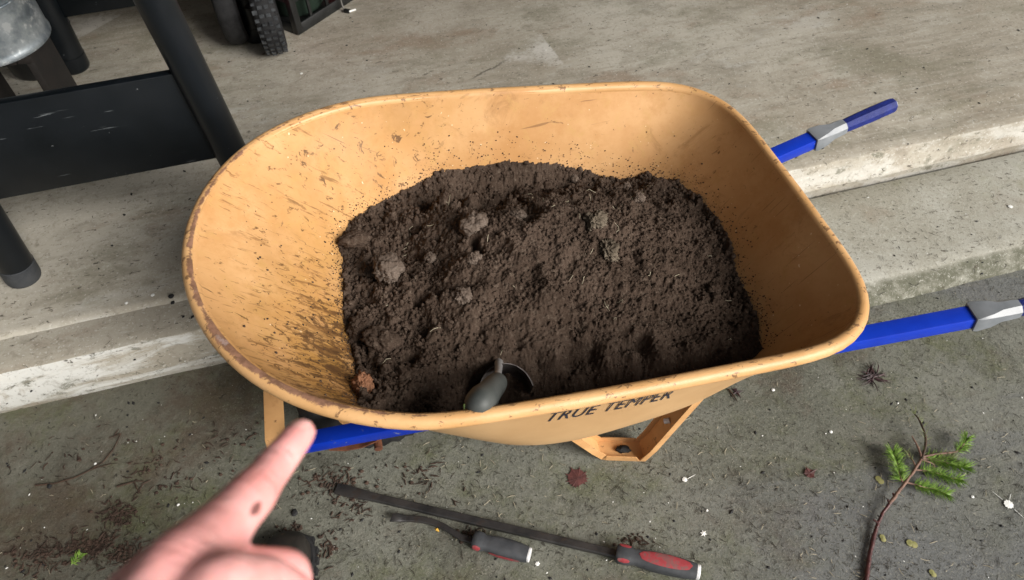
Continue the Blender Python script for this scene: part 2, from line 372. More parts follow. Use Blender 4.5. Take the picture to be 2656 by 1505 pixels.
MT = dict(
    slab=mat_slab(), ledge=mat_ledge(), drive=mat_drive(), tan=mat_tan(), rim=mat_rim(), tanmetal=None,
    blue=mat_plain('blue_paint', (.002, .026, .36), (.003, .036, .45), 9, .34, 0, .08, 30, .5, (42, .655, (.20, .22, .30), .75)),
    bluedirty=None,
    grip=mat_plain('blue_rubber_grip', (.004, .012, .12), (.008, .02, .19), 30, .55, 0, .8, 420, .4),
    collar=mat_plain('grey_plastic', (.16, .175, .19), (.24, .255, .275), 14, .38, 0, .05, 60, .5, (22, .66, (.32, .25, .12), .6)),
    black=mat_black_metal(0), blackpanel=mat_black_metal(1),
    rubber=mat_plain('black_rubber', (.008, .008, .009), (.02, .02, .021), 40, .75, 0, .4, 120, .3),
    cap=mat_plain('dusty_grey_rubber', (.03, .034, .04), (.055, .058, .062), 25, .6, 0, .2, 90, .35),
    galv=mat_plain('galvanized_steel', (.17, .205, .235), (.50, .545, .57), 17, .42, .7, .35, 26, .5, (34, .57, (.66, .69, .70), .75), .003),
    soil=mat_soil('dark_soil', (.043, .0285, .0205), (.074, .051, .038), (.125, .095, .073)),
    clod=mat_soil('dry_clod', (.085, .062, .048), (.14, .108, .087), (.185, .15, .124)),
    pale=mat_soil('pale_fibrous_clod', (.085, .066, .048), (.145, .118, .088), (.19, .16, .12)),
    brick=mat_soil('orange_crumb', (.26, .12, .065), (.38, .19, .11), (.09, .05, .035)),
    steel=mat_plain('bright_steel', (.55, .54, .54), (.70, .69, .69), 30, .35, .55, .1, 80),
    dirtysteel=mat_plain('soiled_steel', (.05, .042, .04), (.16, .145, .14), 35, .45, .6, .3, 90),
    toolgrip=mat_plain('grey_rubber_grip', (.045, .05, .048), (.065, .07, .066), 30, .55, 0, .1, 150, .35),
    green=mat_plain('green_plastic', (.12, .20, .05), (.20, .28, .08), 30, .5),
    bar=mat_plain('black_oxide_steel', (.022, .022, .023), (.055, .051, .050), 18, .45, .4, .35, 60, .5, (30, .60, (.055, .04, .033), .6)),
    hblack=mat_plain('charcoal_rubber', (.040, .043, .048), (.065, .068, .074), 30, .6, 0, .2, 120, .3),
    red=mat_plain('red_rubber', (.27, .035, .042), (.36, .06, .07), 60, .55, 0, .15, 160, .35, (60, .50, (.15, .085, .08), .7)),
    white=mat_plain('white_petal', (.80, .80, .76), (.86, .86, .84), 50, .6, 0, 0),
    striker=mat_plain('bright_cap', (.75, .75, .76), (.84, .84, .85), 60, .35, .2, .05),
    maroon=mat_plain('maroon_leaf', (.060, .022, .020), (.115, .040, .036), 60, .55, 0, .3, 140),
    dkmaroon=mat_plain('dark_maroon_leaf', (.020, .008, .010), (.05, .018, .02), 60, .6, 0, .3, 140),
    yfleck=mat_plain('yellow_fleck', (.45, .26, .03), (.55, .33, .05), 60, .5, 0, 0),
    yleaf=mat_plain('yellow_green_leaf', (.22, .22, .08), (.30, .28, .12), 60, .5, 0, .2, 140),
    fir=mat_plain('fir_needles', (.09, .19, .022), (.30, .46, .09), 130, .45, 0, 0),
    firdull=mat_plain('dull_fir_needles', (.13, .15, .06), (.24, .27, .12), 40, .5, 0, 0),
    bark=mat_plain('reddish_bark', (.11, .058, .040), (.20, .115, .082), 60, .7, 0, .4, 160),
    wetbark=mat_plain('wet_red_bark', (.030, .010, .010), (.085, .026, .024), 130, .4, 0, .4, 160),
    darkwood=mat_plain('dark_stained_wood', (.006, .005, .004), (.014, .010, .008), 20, .8, 0, .4, 90),
    twig=mat_plain('dark_twig', (.035, .020, .012), (.07, .04, .024), 60, .8, 0, .4, 160),
    needle=mat_plain('dry_needles', (.020, .015, .009), (.045, .034, .02), 3, .8, 0, 0),
    straw=mat_plain('pale_straw', (.27, .235, .16), (.42, .37, .27), 3, .75, 0, 0),
    mulch=mat_plain('brown_mulch', (.030, .016, .010), (.062, .036, .024), 20, .9, 0, .5, 120),
    chip=mat_plain('black_chip', (.006, .006, .007), (.014, .013, .013), 40, .8, 0, .4, 120),
    bootm=mat_plain('black_boot_leather', (.012, .011, .010), (.028, .024, .020), 25, .55, 0, .5, 60, .4, (40, .64, (.09, .06, .035), .8)),
    cloth=mat_plain('black_trousers', (.004, .004, .004), (.008, .008, .009), 60, .9, 0, .3, 200, .2),
    redpaint=mat_plain('dark_red_paint', (.17, .012, .02), (.26, .02, .03), 20, .4),
    crate=mat_plain('black_plastic', (.006, .0065, .0065), (.014, .015, .015), 20, .42, 0, .2, 70, .5, (60, .68, (.2, .2, .2), .5)),
    dkgreen=mat_plain('dark_green_plastic', (.012, .022, .015), (.02, .034, .024), 20, .5),
    cord=mat_plain('grey_cord', (.10, .095, .085), (.16, .15, .14), 30, .5),
    ink=mat_plain('navy_lettering', (.012, .015, .035), (.02, .024, .045), 30, .5, 0, 0),
    wall=mat_plain('grey_wall_paint', (.11, .105, .098), (.15, .145, .135), 3, .85, 0, .2, 60),
)
MT['tanmetal'] = mat_tan('tan_painted_steel', 0)
def _mk():
    m = Mat('tan_painted_steel_worn', .5, spec=.4)
    c = m.mix(m.ramp(m.noise(14, 4), .3, .7), (.58, .31, .125), (.68, .39, .17))
    c = m.mix(m.ramp(m.noise(55, 4, .7), .61, .68, 0, .75), c, (.16, .07, .03))
    c = m.mix(m.ramp(m.noise(18, 5, .7), .58, .72, 0, .5), c, (.42, .19, .07))
    return m.color(c).m
MT['tanmetal'] = _mk()
MT['tanclean'] = mat_plain('tan_plastic_outside', (.54, .325, .150), (.62, .39, .19), 7, .45, 0, .08, 40, .4, (30, .68, (.42, .24, .10), .6))
MT['gloss'] = mat_plain('worn_tyre_rubber', (.012, .013, .015), (.05, .055, .06), 90, .32, 0, .3, 160, .6)
MT['rust'] = mat_plain('rusty_steel', (.07, .022, .010), (.16, .055, .022), 40, .8, 0, .4, 120)
def _bd():
    m = Mat('dirty_blue_paint', .5)
    c = m.mix(m.ramp(m.noise(20, 5, .7), .42, .60), (.004, .02, .24), (.018, .018, .022))
    return m.color(c).m

# ------------------------------------------------------------------ the setting
SLAB_Z = .14
def xy_dist(p): return p.dot(EN), p.dot(EX)
lt = at(250, 921.5, SLAB_Z); lb = at(280, 1014.5, 0)
rt = at(2360, 375, SLAB_Z); rb = at(2324, 457, .05)
dLt, dLb, dRt, dRb = lt.dot(EN), lb.dot(EN), rt.dot(EN), rb.dot(EN)
dLt = max(dLt, dLb+.012); dRt = max(dRt, dRb+.012)
def jog(s): return sst(-.45, .80, s)
def crest_d(s): return dLt+(dRt-dLt)*jog(s)
def foot_d(s): return dLb+(dRb-dLb)*jog(s)
def ledge_front(s):
    a, b = at(2264, 740, .05), at(2656, 637, .05)
    dr = (a.dot(EN)+b.dot(EN))/2
    return foot_d(s)-.03-(foot_d(s)-.03-dr)*sst(-.62, .86, s)
def ledge_z(s): return .006+.044*sst(-.55, .80, s)
def P(s, d, z): return EX*s+EN*d+Vector((0, 0, z))
S_VALS = list(np.concatenate([np.linspace(-5, -1.8, 8, endpoint=False), np.linspace(-1.8, 2.4, 420, endpoint=False), np.linspace(2.4, 7, 10)]))
slab = MB(); rings = []
for s in S_VALS:
    j = noise.noise(Vector((s*9, 0, 3)))*.004+noise.noise(Vector((s*40, 1, 3)))*.0018
    jb = noise.noise(Vector((s*7, 5, 3)))*.003
    cd, fd = crest_d(s), foot_d(s)
    lip = .0085*(1-.7*jog(s)); wv = noise.noise(Vector((s*3, 9, 0)))*.006
    zb = -.05
    rings.append([P(s, 7.5, SLAB_Z), P(s, 4.0, SLAB_Z), P(s, 2.2, SLAB_Z), P(s, cd+.125+wv, SLAB_Z), P(s, cd+.112+wv+j, SLAB_Z-lip*.2), P(s, cd+.104+wv+j, SLAB_Z-lip),
                  P(s, cd+.05, SLAB_Z-lip), P(s, cd+.010+j, SLAB_Z-lip-.001), P(s, cd+.003+j, SLAB_Z-lip-.004), P(s, cd+j*.7, SLAB_Z-lip-.011),
                  P(s, (cd+fd)/2+jb, .075), P(s, fd+jb, .020+.045*jog(s)), P(s, fd+jb+.003, .013+.045*jog(s)), P(s, fd+jb+.020, zb)])
slab.loft(rings, cap=False, closed=False)
o = slab.build('garage_floor', MT['slab']); tag(o, kind='structure')
led = MB(); rings = []
SV2 = [s for s in S_VALS if s > -.36]
for s in SV2:
    fd, ff, z = foot_d(s), ledge_front(s), ledge_z(s)
    j = noise.noise(Vector((s*11, 2, 7)))*.005; j2 = noise.noise(Vector((s*45, 2, 7)))*.002
    row = []
    for k in range(9):
        t = k/8; row.append(P(s, fd-.004+(ff+.02-fd+.004)*t, z-.004*t-(.012 if k == 0 else 0)))
    row += [P(s, ff+.008+j, z-.008), P(s, ff-.002+j+j2, z-.016), P(s, ff-.022+j, z*.4), P(s, ff-.034+j+j2, .002), P(s, ff-.040, -.03)]
    rings.append(row)
led.loft(rings, cap=False, closed=False)
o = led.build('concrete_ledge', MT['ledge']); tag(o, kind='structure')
dr = MB(); g = [-60, -20, -6, -2.5, -1, 0, 1, 2.5, 6, 20, 60]
dr.add([(x, y, 0) for x in g for y in g], [(i*11+j, (i+1)*11+j, (i+1)*11+j+1, i*11+j+1) for i in range(10) for j in range(10)])
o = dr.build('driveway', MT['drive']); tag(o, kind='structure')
_v = slab.v+led.v+dr.v; _f = list(slab.f); k0 = len(slab.v)
_f += [tuple(i+k0 for i in f) for f in led.f]; k0 += len(led.v); _f += [tuple(i+k0 for i in f) for f in dr.f]
GROUND = BVHTree.FromPolygons([Vector(v) for v in _v], _f)
def gz(x, y):
    h = GROUND.ray_cast(Vector((x, y, 3)), Vector((0, 0, -1))); return h[0].z if h[0] else 0.0
def hit(px, py):
    h = GROUND.ray_cast(CAM, ray(px, py).normalized()); return h[0]
def hitd(px, py): return hit(px*D, py*D)
# unseen roof and walls, added to keep sky light off slab and barrow
gar = empty('shade_carport', P(0, 3, SLAB_Z), 'unseen plain grey walls, posts and flat roof added to shade the slab and barrow', 'shade_carport')
ZZ = Vector((0, 0, 1))
under(gar, MB().box(P(-2.5, 2.75, 1.45), .12, 5.3, 2.62, (EX, EN, ZZ)), 'wall', MT['wall'])  # added to block the sky on the left
under(gar, MB().box(P(.9, 5.5, 1.45), 7.7, .12, 2.62, (EX, EN, ZZ)), 'wall', MT['wall'])  # added to block the sky on the far side
under(gar, MB().box(P(.5, 2.60, 2.83), 7.4, 5.9, .1, (EX, EN, ZZ)), 'shade_roof', MT['wall'])  # reaches out over the barrow to cut light from above
for q in (P(4.0, -.2, 1.39), P(-2.9, -.2, 1.39), P(4.0, 3.0, 1.45)):
    under(gar, MB().box(q, .1, .1, 2.78, (EX, EN, ZZ)), 'post', MT['wall'], bevel=.004)

# ------------------------------------------------------------------ wheelbarrow (local frame: u to the grips, v to the far side, w up from the rim plane)
BC = Vector((0.0201, 0.8729, 0.6175))
BE1, BE2, BN = Vector((.9722, .1977, -.1255)), Vector((-.1990, .9800, .0023)), Vector((.1234, .0228, .9921))
BM = Matrix((BE1, BE2, BN)).transposed().to_4x4()
BM = BM.to_quaternion().to_matrix().to_4x4(); BM.translation = BC
BMI = BM.inverted()
barrow = empty('wheelbarrow', BC, 'tan tray wheelbarrow with blue handle rails, full of dark soil', 'wheelbarrow')
barrow.rotation_mode = 'QUATERNION'; barrow.rotation_quaternion = BM.to_quaternion()
POL = [.5256, .526, .5283, .5337, .5419, .5515, .5625, .571, .5735, .5683, .5562, .5354, .5056, .4789, .456, .4367, .4208, .4077, .397, .3885, .3816, .3766, .3732, .3716, .3711, .3718, .3741, .378, .3837, .3907, .3996, .4105, .4229, .4339, .4435, .4537, .4638, .4738, .4837, .4919, .5, .5059, .5114, .516, .5198, .523, .5253, .5261, .5272]
NT = 144
TH = np.linspace(-math.pi, math.pi, NT, endpoint=False)
def rim_r(t): return float(np.interp(abs(t), np.linspace(0, math.pi, 49), POL))
RIM = []
for t in TH:
    r_ = rim_r(t)-.011; RIM.append((r_*math.cos(t), r_*math.sin(t)))
# light smoothing of the measured outline
for _ in range(4):
    RIM = [tuple((np.array(RIM[i-1])+2*np.array(RIM[i])+np.array(RIM[(i+1) % NT]))/4) for i in range(NT)]
def floor_w(u): return -.298+.283*u
def floor_pt(u, v, k=1.0):
    phi = math.atan2(v/.36, u/.515)
    c, s = math.cos(phi), math.sin(phi)
    fu = .155+.262*k*math.copysign(abs(c)**.62, c); fv = .284*k*math.copysign(abs(s)**.62, s)
    return fu, fv
def tray_ring(s, out=0.0):
    "s 0..1 down the wall to the fillet"
    ring = []
    for i, (u, v) in enumerate(RIM):
        fu, fv = floor_pt(u, v)
        g = s
        wf = floor_w(fu)
        # straight wall easing into the floor
        w_ = wf*(g-.10*max(0, g-.72)**2/.28**2*1.0) if g < 1 else wf*.90
        k = 1-.012/.3*0
        uu, vv = u+(fu-u)*g, v+(fv-v)*g
        nrm = math.hypot(u, v); ring.append(Vector((uu-out*u/nrm*1.0, vv-out*v/nrm*1.0, w_)))
    return ring
def tray_rings(out):
    rs = [tray_ring(x, out) for x in (0, .12, .25, .4, .55, .68, .78, .86, .93, 1.0)]
    if out:
        lip = []
        for k_, (o_, w_) in enumerate(((.0060, .0096), (.0085, .0078), (.0108, .0040))):
            lip.append([Vector((u-o_*u/math.hypot(u, v), v-o_*v/math.hypot(u, v), w_)) for u, v in RIM])
        rs = lip+rs
    last = rs[-1]
    for k in (.93, .84, .7, .5, .3, .12):
        ring = []
        for i, (u, v) in enumerate(RIM):
            fu, fv = floor_pt(u, v, k); wf = floor_w(fu)
            f = sst(1.0, .84, k); ring.append(Vector((fu, fv, wf*(.90+.10*f)+ (out*0))))
        rs.append(ring)
    return rs
inner = tray_rings(0.0118)
TRAY_IN = MB(); TRAY_IN.loft(inner, cap=False); TRAY_IN.f.append(tuple((len(inner)-1)*NT+j for j in range(NT)))
outer = tray_rings(0.0)
for r_ in range(len(outer)):
    for i in range(NT):
        outer[r_][i] = outer[r_][i]+Vector((0, 0, -.004 if r_ > 2 else 0))
tray_mb = MB(); tray_mb.loft(inner, cap=False); tray_mb.f.append(tuple((len(inner)-1)*NT+j for j in range(NT)))
om = MB(); om.loft(outer, cap=False); om.f.append(tuple((len(outer)-1)*NT+j for j in range(NT)))
n_in = len(tray_mb.f)
tray_mb.add(om.v, om.f)
me = tray_mb.mesh('tray')
tray = link('tray', me, MT['tan'], barrow, True, 0, None, 60)
me.materials.append(MT['tanclean'])
for i_, p_ in enumerate(me.polygons):
    if i_ >= n_in: p_.material_index = 1
tray['label'] = 'scratched tan plastic tray with dirt stains on its nose slope'
rim_mb = MB().tube([(u, v, 0.0) for u, v in RIM], .0112, 14, closed=True, up=(0, 0, 1))
rim = rim_mb.build('rim', MT['rim'], barrow); ra = rim.data.attributes.new('ring_angle', 'FLOAT', 'POINT')
for i_ in range(len(rim.data.vertices)):
    a_ = 2*math.pi*(i_ % 14)/14; ra.data[i_].value = a_ if a_ <= math.pi else a_-2*math.pi
rim['label'] = 'rolled tan rim, worn to dark purple brown round the nose'
TRAY_BVH = BVHTree.FromPolygons(TRAY_IN.v, TRAY_IN.f)
OUT_BVH = BVHTree.FromPolygons(om.v, om.f)
CAM_L = BMI @ CAM
def tray_hit(px, py):
    d = (BMI.to_3x3() @ ray(px*D, py*D)).normalized(); h = TRAY_BVH.ray_cast(CAM_L, d); return h[0]
def tray_w(u, v):
    h = TRAY_BVH.ray_cast(Vector((u, v, .5)), Vector((0, 0, -1))); return h[0].z if h[0] else .02

# rails
def rail_pt(s, u, dv=0, dw=0):
    t = (u+.45)/1.2
    return Vector((u, s*(.0868+(.2604-.0868)*t)+dv, -.4345+.3403*t+dw))
HW, HH = .0165, .027
for s in (-1, 1):
    prof = [(-HW, -HH), (HW, -HH), (HW, 0), (-HW, 0)]
    uend = .735 if s < 0 else .725
    us = [-.545, 0, uend]
    if s < 0: us = [-.425, 0, .772]
    else: us = [-.425, 0, .752]
    mb = MB().sweep([rail_pt(s, u) for u in us], prof, (0, 0, 1))
    rl = mb.build('handle_rail', MT['blue'], barrow, True, .0025)
    d = (rail_pt(s, 1)-rail_pt(s, 0)).normalized(); up = Vector((0, 0, 1)); sd = d.cross(up).normalized(); un = sd.cross(d)
    def oct_ring(c, hw, hh, k):
        q = []
        for a, b_ in ((1, k), (k, 1), (-k, 1), (-1, k), (-1, -k), (-k, -1), (k, -1), (1, -k)): q.append(c+sd*hw*a+un*hh*b_)
        return q
    c0 = rail_pt(s, .764 if s < 0 else .744)-un*HH/2
    mb = MB().loft([oct_ring(c0+d*x, a, b_, k) for x, a, b_, k in ((0, HW+.0035, HH/2+.0035, .93), (.006, HW+.005, HH/2+.005, .9), (.03, HW+.004, HH/2+.005, .75), (.05, .017, .0165, .5), (.075, .0165, .0165, .45), (.082, .0155, .0155, .45))])
    mb.build('grip_collar', MT['collar'], rl, True, 0, None, 30)
    mb = MB().loft([oct_ring(c0+d*x, a, b_, k) for x, a, b_, k in ((.078, .0135, .0135, .45), (.10, .0150, .0152, .42), (.15, .0162, .0165, .42), (.205, .0155, .016, .42), (.212, .0135, .014, .42), (.214, .0105, .011, .42))])
    mb.build('grip', MT['grip'], rl, True, 0, None, 30)
    mb = MB().loft([oct_ring(c0+d*x, a, b_, k) for x, a, b_, k in ((.2142, .0100, .0105, .42), (.216, .0098, .0102, .42))])
    mb.build('grip_end', MT['collar'], rl)
# nose brace across the front ends of the rails, and the strap round the wheel
nb = MB()
a, b_ = rail_pt(-1, -.452), rail_pt(1, -.452)
nb.sweep([a+Vector((0, -.035, -.030)), a+Vector((-.004, 0, -.030)), a+Vector((-.010, .03, -.028)), b_+Vector((-.010, -.03, -.028)), b_+Vector((-.004, 0, -.030)), b_+Vector((0, .035, -.03))], [(-.019, -.004), (.019, -.004), (.019, 0), (-.019, 0)], (0, 0, 1))
nb.build('nose_brace', MT['tanmetal'], barrow, True, .001)
# wheel between the rails under the nose
wh_c = rail_pt(0, -.27, 0, -.085); wh_c.y = 0
def torus(c, Rm, rm, axis, n=40, k=12, tread=0):
    mb = MB(); axis = Vector(axis).normalized(); x = axis.orthogonal().normalized(); y = axis.cross(x); pts = []
    rings = []
    for i in range(n):
        a = 2*math.pi*i/n; rd = x*math.cos(a)+y*math.sin(a)
        q = []
        for j in range(k):
            b = 2*math.pi*j/k; rr = rm*(1+(tread*(1 if (i % 2) else -1) if math.cos(b) > .3 else 0))
            q.append(Vector(c)+rd*(Rm+rr*math.cos(b))+axis*rr*1.0*math.sin(b))
        rings.append(q)
    rings.append(rings[0]); mb.loft(rings, False); return mb
def cyl(c, axis, r_, h_, n=24):
    axis = Vector(axis).normalized(); c = Vector(c); return MB().tube([c-axis*h_/2, c+axis*h_/2], r_, n)
wheel_axle = cyl(wh_c, (0, 1, 0), .008, .23)
whl = cyl(wh_c, (0, 1, 0), .085, .05).build('wheel', MT['tanmetal'], barrow, True, .004)
torus(wh_c, .105, .042, (0, 1, 0), 48, 12, .06).build('tyre', MT['rubber'], whl)
wheel_axle.build('axle', MT['rust'], whl)
# rusty axle bracket under the near rail
for s in (-1, 1):
    mb = MB(); a = rail_pt(s, -.30, 0, -HH-.002)
    mb.sweep([rail_pt(s, -.36, 0, -HH-.003), rail_pt(s, -.33, 0, -HH-.016), rail_pt(s, -.30, 0, -HH-.016), rail_pt(s, -.27, 0, -HH-.003)], [(-.016, -.003), (.016, -.003), (.016, 0), (-.016, 0)], (0, 0, 1))
    mb.tube([rail_pt(s, -.285, 0, -HH+.001), rail_pt(s, -.285, 0, -HH-.028)], .005, 8)
    mb.build('axle_bracket', MT['rust'], barrow)
# leg straps: bent channel under each rail
def leg_strap(s):
    g1, g2 = at(1500*D, 1128*D, .004), at(1615*D, 1132*D, .004)
    a, b_ = BMI @ g1, BMI @ g2
    if s > 0:      # far leg mirrored, standing on the ledge
        a, b_ = a.copy(), b_.copy(); a.y, b_.y = -a.y, -b_.y
        for q in (a, b_):
            wq = BM @ q; wq.z = gz(wq.x, wq.y)+.004; q.xyz = BMI @ wq
    ta = rail_pt(s, a.x-.185, 0, -HH-.002); tb = rail_pt(s, b_.x+.045, 0, -HH-.002)
    pts = [ta, a.lerp(ta, .12), a.lerp(b_, .06).lerp(a, .3), a.lerp(b_, .18), a.lerp(b_, .82), b_.lerp(a, .06).lerp(b_, .3), b_.lerp(tb, .14), tb]
    prof = [(-.024, .013), (-.024, -.003), (.024, -.003), (.024, .013), (.0215, .013), (.0215, 0), (-.0215, 0), (-.0215, .013)]
    up = (BMI.to_3x3() @ Vector((0, 0, 1)))
    # profile up follows the inside of the U
    mb = MB(); rings = []; mid = a.lerp(b_, .5)+Vector((0, 0, .10))
    for i, p in enumerate(pts):
        t = (pts[min(i+1, len(pts)-1)]-pts[max(i-1, 0)]).normalized(); side = Vector((0, 1, 0)); side = (side-t*side.dot(t)).normalized()
        nn = side.cross(t).normalized()
        if nn.dot(mid-p) < 0: nn = -nn
        rings.append([p+side*x+nn*y for x, y in prof])
    mb.loft(rings)
    lg = mb.build('leg_strap', MT['tanmetal'], barrow, True, 0, None, 25)
    q = b_.lerp(tb, .42); MB().tube([q, q+(mid-q).normalized()*.012], .006, 8).build('bolt', MT['striker'], lg)
    return a.lerp(b_, .55)
leg_mid = leg_strap(-1); leg_strap(1)
# lettering on the near wall of the tray
def lettering():
    cu = bpy.data.curves.new('lettering', 'FONT'); cu.body = 'TRUE TEMPER'; cu.size = .055; cu.shear = .12; cu.space_character = 1.06; cu.offset = 0.0; cu.fill_mode = 'FRONT'; cu.resolution_u = 3
    to = bpy.data.objects.new('tmp', cu); COL.objects.link(to)
    me = bpy.data.meshes.new_from_object(to.evaluated_get(bpy.context.evaluated_depsgraph_get())); bpy.data.objects.remove(to)
    bm = bmesh.new(); bm.from_mesh(me)
    bmesh.ops.remove_doubles(bm, verts=bm.verts, dist=1e-6)
    xs = [v.co.x for v in bm.verts]; ys = [v.co.y for v in bm.verts]; x0, x1, y0, y1 = min(xs), max(xs), min(ys), max(ys)
    def wall(px, py):
        d = (BMI.to_3x3() @ ray(px, py)).normalized(); h = OUT_BVH.ray_cast(CAM_L, d); return h[0] or Vector((.15, -.34, -.1))
    bl, br, tl, tr = wall(1412, 1094), wall(1736, 1032), wall(1430, 1070), wall(1754, 1008)
    nw = (br-bl).cross(tl-bl).normalized(); nw = nw if nw.y < 0 else -nw
    for v in bm.verts:
        fx, fy = (v.co.x-x0)/(x1-x0), (v.co.y-y0)/(y1-y0)
        q = bl.lerp(br, fx).lerp(tl.lerp(tr, fx), fy)
        v.co = q+nw*(.0010+.0016*math.sin(math.pi*fx))
    bm.to_mesh(me); bm.free()
    o = link('lettering', me, MT['ink'], tray, False); o['label'] = 'dark blue slanted capital lettering on the near side of the tray'
lettering()

# ------------------------------------------------------------------ soil in the tray
CONT = [(-.296, -.281, -.058), (-.295, -.216, -.114), (-.294, -.158, -.144), (-.296, -.104, -.157), (-.302, -.051, -.159), (-.302, .004, -.16), (-.295, .063, -.163), (-.292, .109, -.159), (-.295, .144, -.148), (-.272, .189, -.147), (-.23, .233, -.152), (-.18, .266, -.156), (-.124, .293, -.152), (-.08, .307, -.14), (.003, .31, -.138), (.071, .309, -.136), (.173, .3, -.14), (.242, .287, -.15), (.297, .269, -.161), (.364, .249, -.144), (.407, .205, -.134), (.426, .146, -.129), (.434, .069, -.126), (.435, .006, -.126), (.422, -.057, -.141), (.418, -.116, -.141), (.41, -.173, -.141), (.385, -.235, -.139),
        (.33, -.262, -.135), (.252, -.272, -.14), (.117, -.282, -.15), (-.02, -.29, -.16), (-.17, -.296, -.13), (-.26, -.292, -.08)]
PIT = (-.065, -.225)
TROWEL_R = .036
def soil_build():
    h = .0015; U = np.arange(-.36, .50, h); V = np.arange(-.36, .36, h)
    UU, VV = np.meshgrid(U, V, indexing='ij')
    # tray floor on a coarse grid, bilinear
    cu = np.linspace(-.36, .50, 120); cv = np.linspace(-.36, .36, 100)
    TW = np.array([[tray_w(a, b) for b in cv] for a in cu])
    iu = np.clip((UU-cu[0])/(cu[1]-cu[0]), 0, 118.999); iv = np.clip((VV-cv[0])/(cv[1]-cv[0]), 0, 98.999)
    a, b = iu.astype(int), iv.astype(int); fa, fb = iu-a, iv-b
    tw = TW[a, b]*(1-fa)*(1-fb)+TW[a+1, b]*fa*(1-fb)+TW[a, b+1]*(1-fa)*fb+TW[a+1, b+1]*fa*fb
    C = np.array(CONT); n = len(C)
    # distance to the contour, inside test, and smooth height carried in from the contour
    dist = np.full(UU.shape, 9.0); ins = np.zeros(UU.shape, bool); ws = np.zeros(UU.shape); hs_ = np.zeros(UU.shape)
    for i in range(n):
        p, q = C[i, :2], C[(i+1) % n, :2]; e = q-p; L2 = e@e
        t = np.clip(((UU-p[0])*e[0]+(VV-p[1])*e[1])/L2, 0, 1)
        dd = np.hypot(UU-p[0]-t*e[0], VV-p[1]-t*e[1]); dist = np.minimum(dist, dd)
        wgt = math.sqrt(L2)/(dd+.01)**2.2; ws += wgt; hs_ += wgt*(C[i, 2]*(1-t)+C[(i+1) % n, 2]*t)
        c1 = (p[1] > VV) != (q[1] > VV)
        with np.errstate(divide='ignore', invalid='ignore'):
            xi = (q[0]-p[0])*(VV-p[1])/(q[1]-p[1])+p[0]
        ins ^= c1 & (UU < xi)
    sd = np.where(ins, dist, -dist)
    base = hs_/ws
    def low(scale, seed):
        g = np.random.default_rng(seed).normal(size=(40, 40))
        x = (UU-U[0])/scale; y = (VV-V[0])/scale
        a, b = x.astype(int) % 39, y.astype(int) % 39; fx, fy = x-x.astype(int), y-y.astype(int)
        fx = fx*fx*(3-2*fx); fy = fy*fy*(3-2*fy)
        return g[a, b]*(1-fx)*(1-fy)+g[a+1, b]*fx*(1-fy)+g[a, b+1]*(1-fx)*fy+g[a+1, b+1]*fx*fy
    mound = .055*np.exp(-(((UU-.02)/.20)**2+((VV-.02)/.15)**2))+.03*np.exp(-(((UU-.16)/.14)**2+((VV-.07)/.12)**2))
    mound -= .020*np.exp(-(((UU+.20)/.07)**2+((VV-.02)/.16)**2))
    H = base+mound+low(.09, 3)*.006+low(.045, 4)*.006+low(.02, 5)*.0038
    pit = np.exp(-(((UU-PIT[0]+.03)/.075)**2+((VV-PIT[1]+.01)/.055)**2))
    H -= .125*pit
    rise = tw+np.maximum(sd, 0)*(1.25+.25*low(.03, 8))+.002
    k = .012; H = -k*np.log(np.exp(-H/k)+np.exp(-rise/k))       # smooth minimum
    H = np.where(sd < 0, tw-.004, np.maximum(H, tw+.003))
    # crumbs: thousands of half-buried balls painted into the surface
    def paint(N, rmin, rmax, pw, dens, flat=1.0):
        nonlocal H
        for _ in range(N):
            u, v = RNG.uniform(-.31, .45), RNG.uniform(-.30, .32)
            i, j = int((u-U[0])/h), int((v-V[0])/h)
            if sd[i, j] < .001 or RNG.random() > dens(u, v): continue
            r = rmin*(rmax/rmin)**(RNG.random()**pw)
            m = int(r/h)+2; i0, i1, j0, j1 = max(i-m, 0), i+m+1, max(j-m, 0), j+m+1
            x = (UU[i0:i1, j0:j1]-u); y = (VV[i0:i1, j0:j1]-v)
            th = RNG.uniform(0, math.pi); e = RNG.uniform(.65, 1.0); c, s = math.cos(th), math.sin(th)
            x, y = (x*c+y*s), (y*c-x*s)/e
            q = r*r-x*x-y*y
            top = H[i, j]+r*RNG.uniform(-.35, .35)+np.sqrt(np.maximum(q, 0))*flat
            H[i0:i1, j0:j1] = np.where(q > 0, np.maximum(H[i0:i1, j0:j1], top), H[i0:i1, j0:j1])
    coarse = lambda u, v: min(1, .12+.9*sst(-.08, -.25, u)+.75*sst(.12, .26, v)+.35*sst(.28, .42, u))
    paint(620, .007, .016, 1.9, lambda u, v: coarse(u, v)*.65, .6)
    paint(2600, .0038, .008, 1.8, lambda u, v: coarse(u, v)*.9+.10, .55)
    paint(8000, .0022, .0046, 1.7, lambda u, v: .45+.5*coarse(u, v), .6)
    paint(26000, .0013, .0030, 1.1, lambda u, v: 1, .9)
    H += (RNG.random(H.shape)-.5)*.0013+low(.006, 11)*.0010+low(.0033, 12)*.0007
    H = np.where(sd < 0, np.minimum(H, tw-.002), H)
    keep = (sd > -.006)
    idx = -np.ones(H.shape, int); idx[keep] = np.arange(keep.sum())
    vs = np.stack([UU[keep], VV[keep], H[keep]], 1)
    q = np.stack([idx[:-1, :-1], idx[1:, :-1], idx[1:, 1:], idx[:-1, 1:]], -1).reshape(-1, 4); q = q[(q >= 0).all(1)]
    me = bpy.data.meshes.new('soil'); me.vertices.add(len(vs)); me.vertices.foreach_set('co', vs.ravel().astype(np.float32))
    me.loops.add(q.size); me.loops.foreach_set('vertex_index', q.ravel().astype(np.int32))
    me.polygons.add(len(q)); me.polygons.foreach_set('loop_start', np.arange(0, q.size, 4, dtype=np.int32))
    me.update(); me.validate()
    me.materials.append(MT['soil'])
    me.shade_smooth()
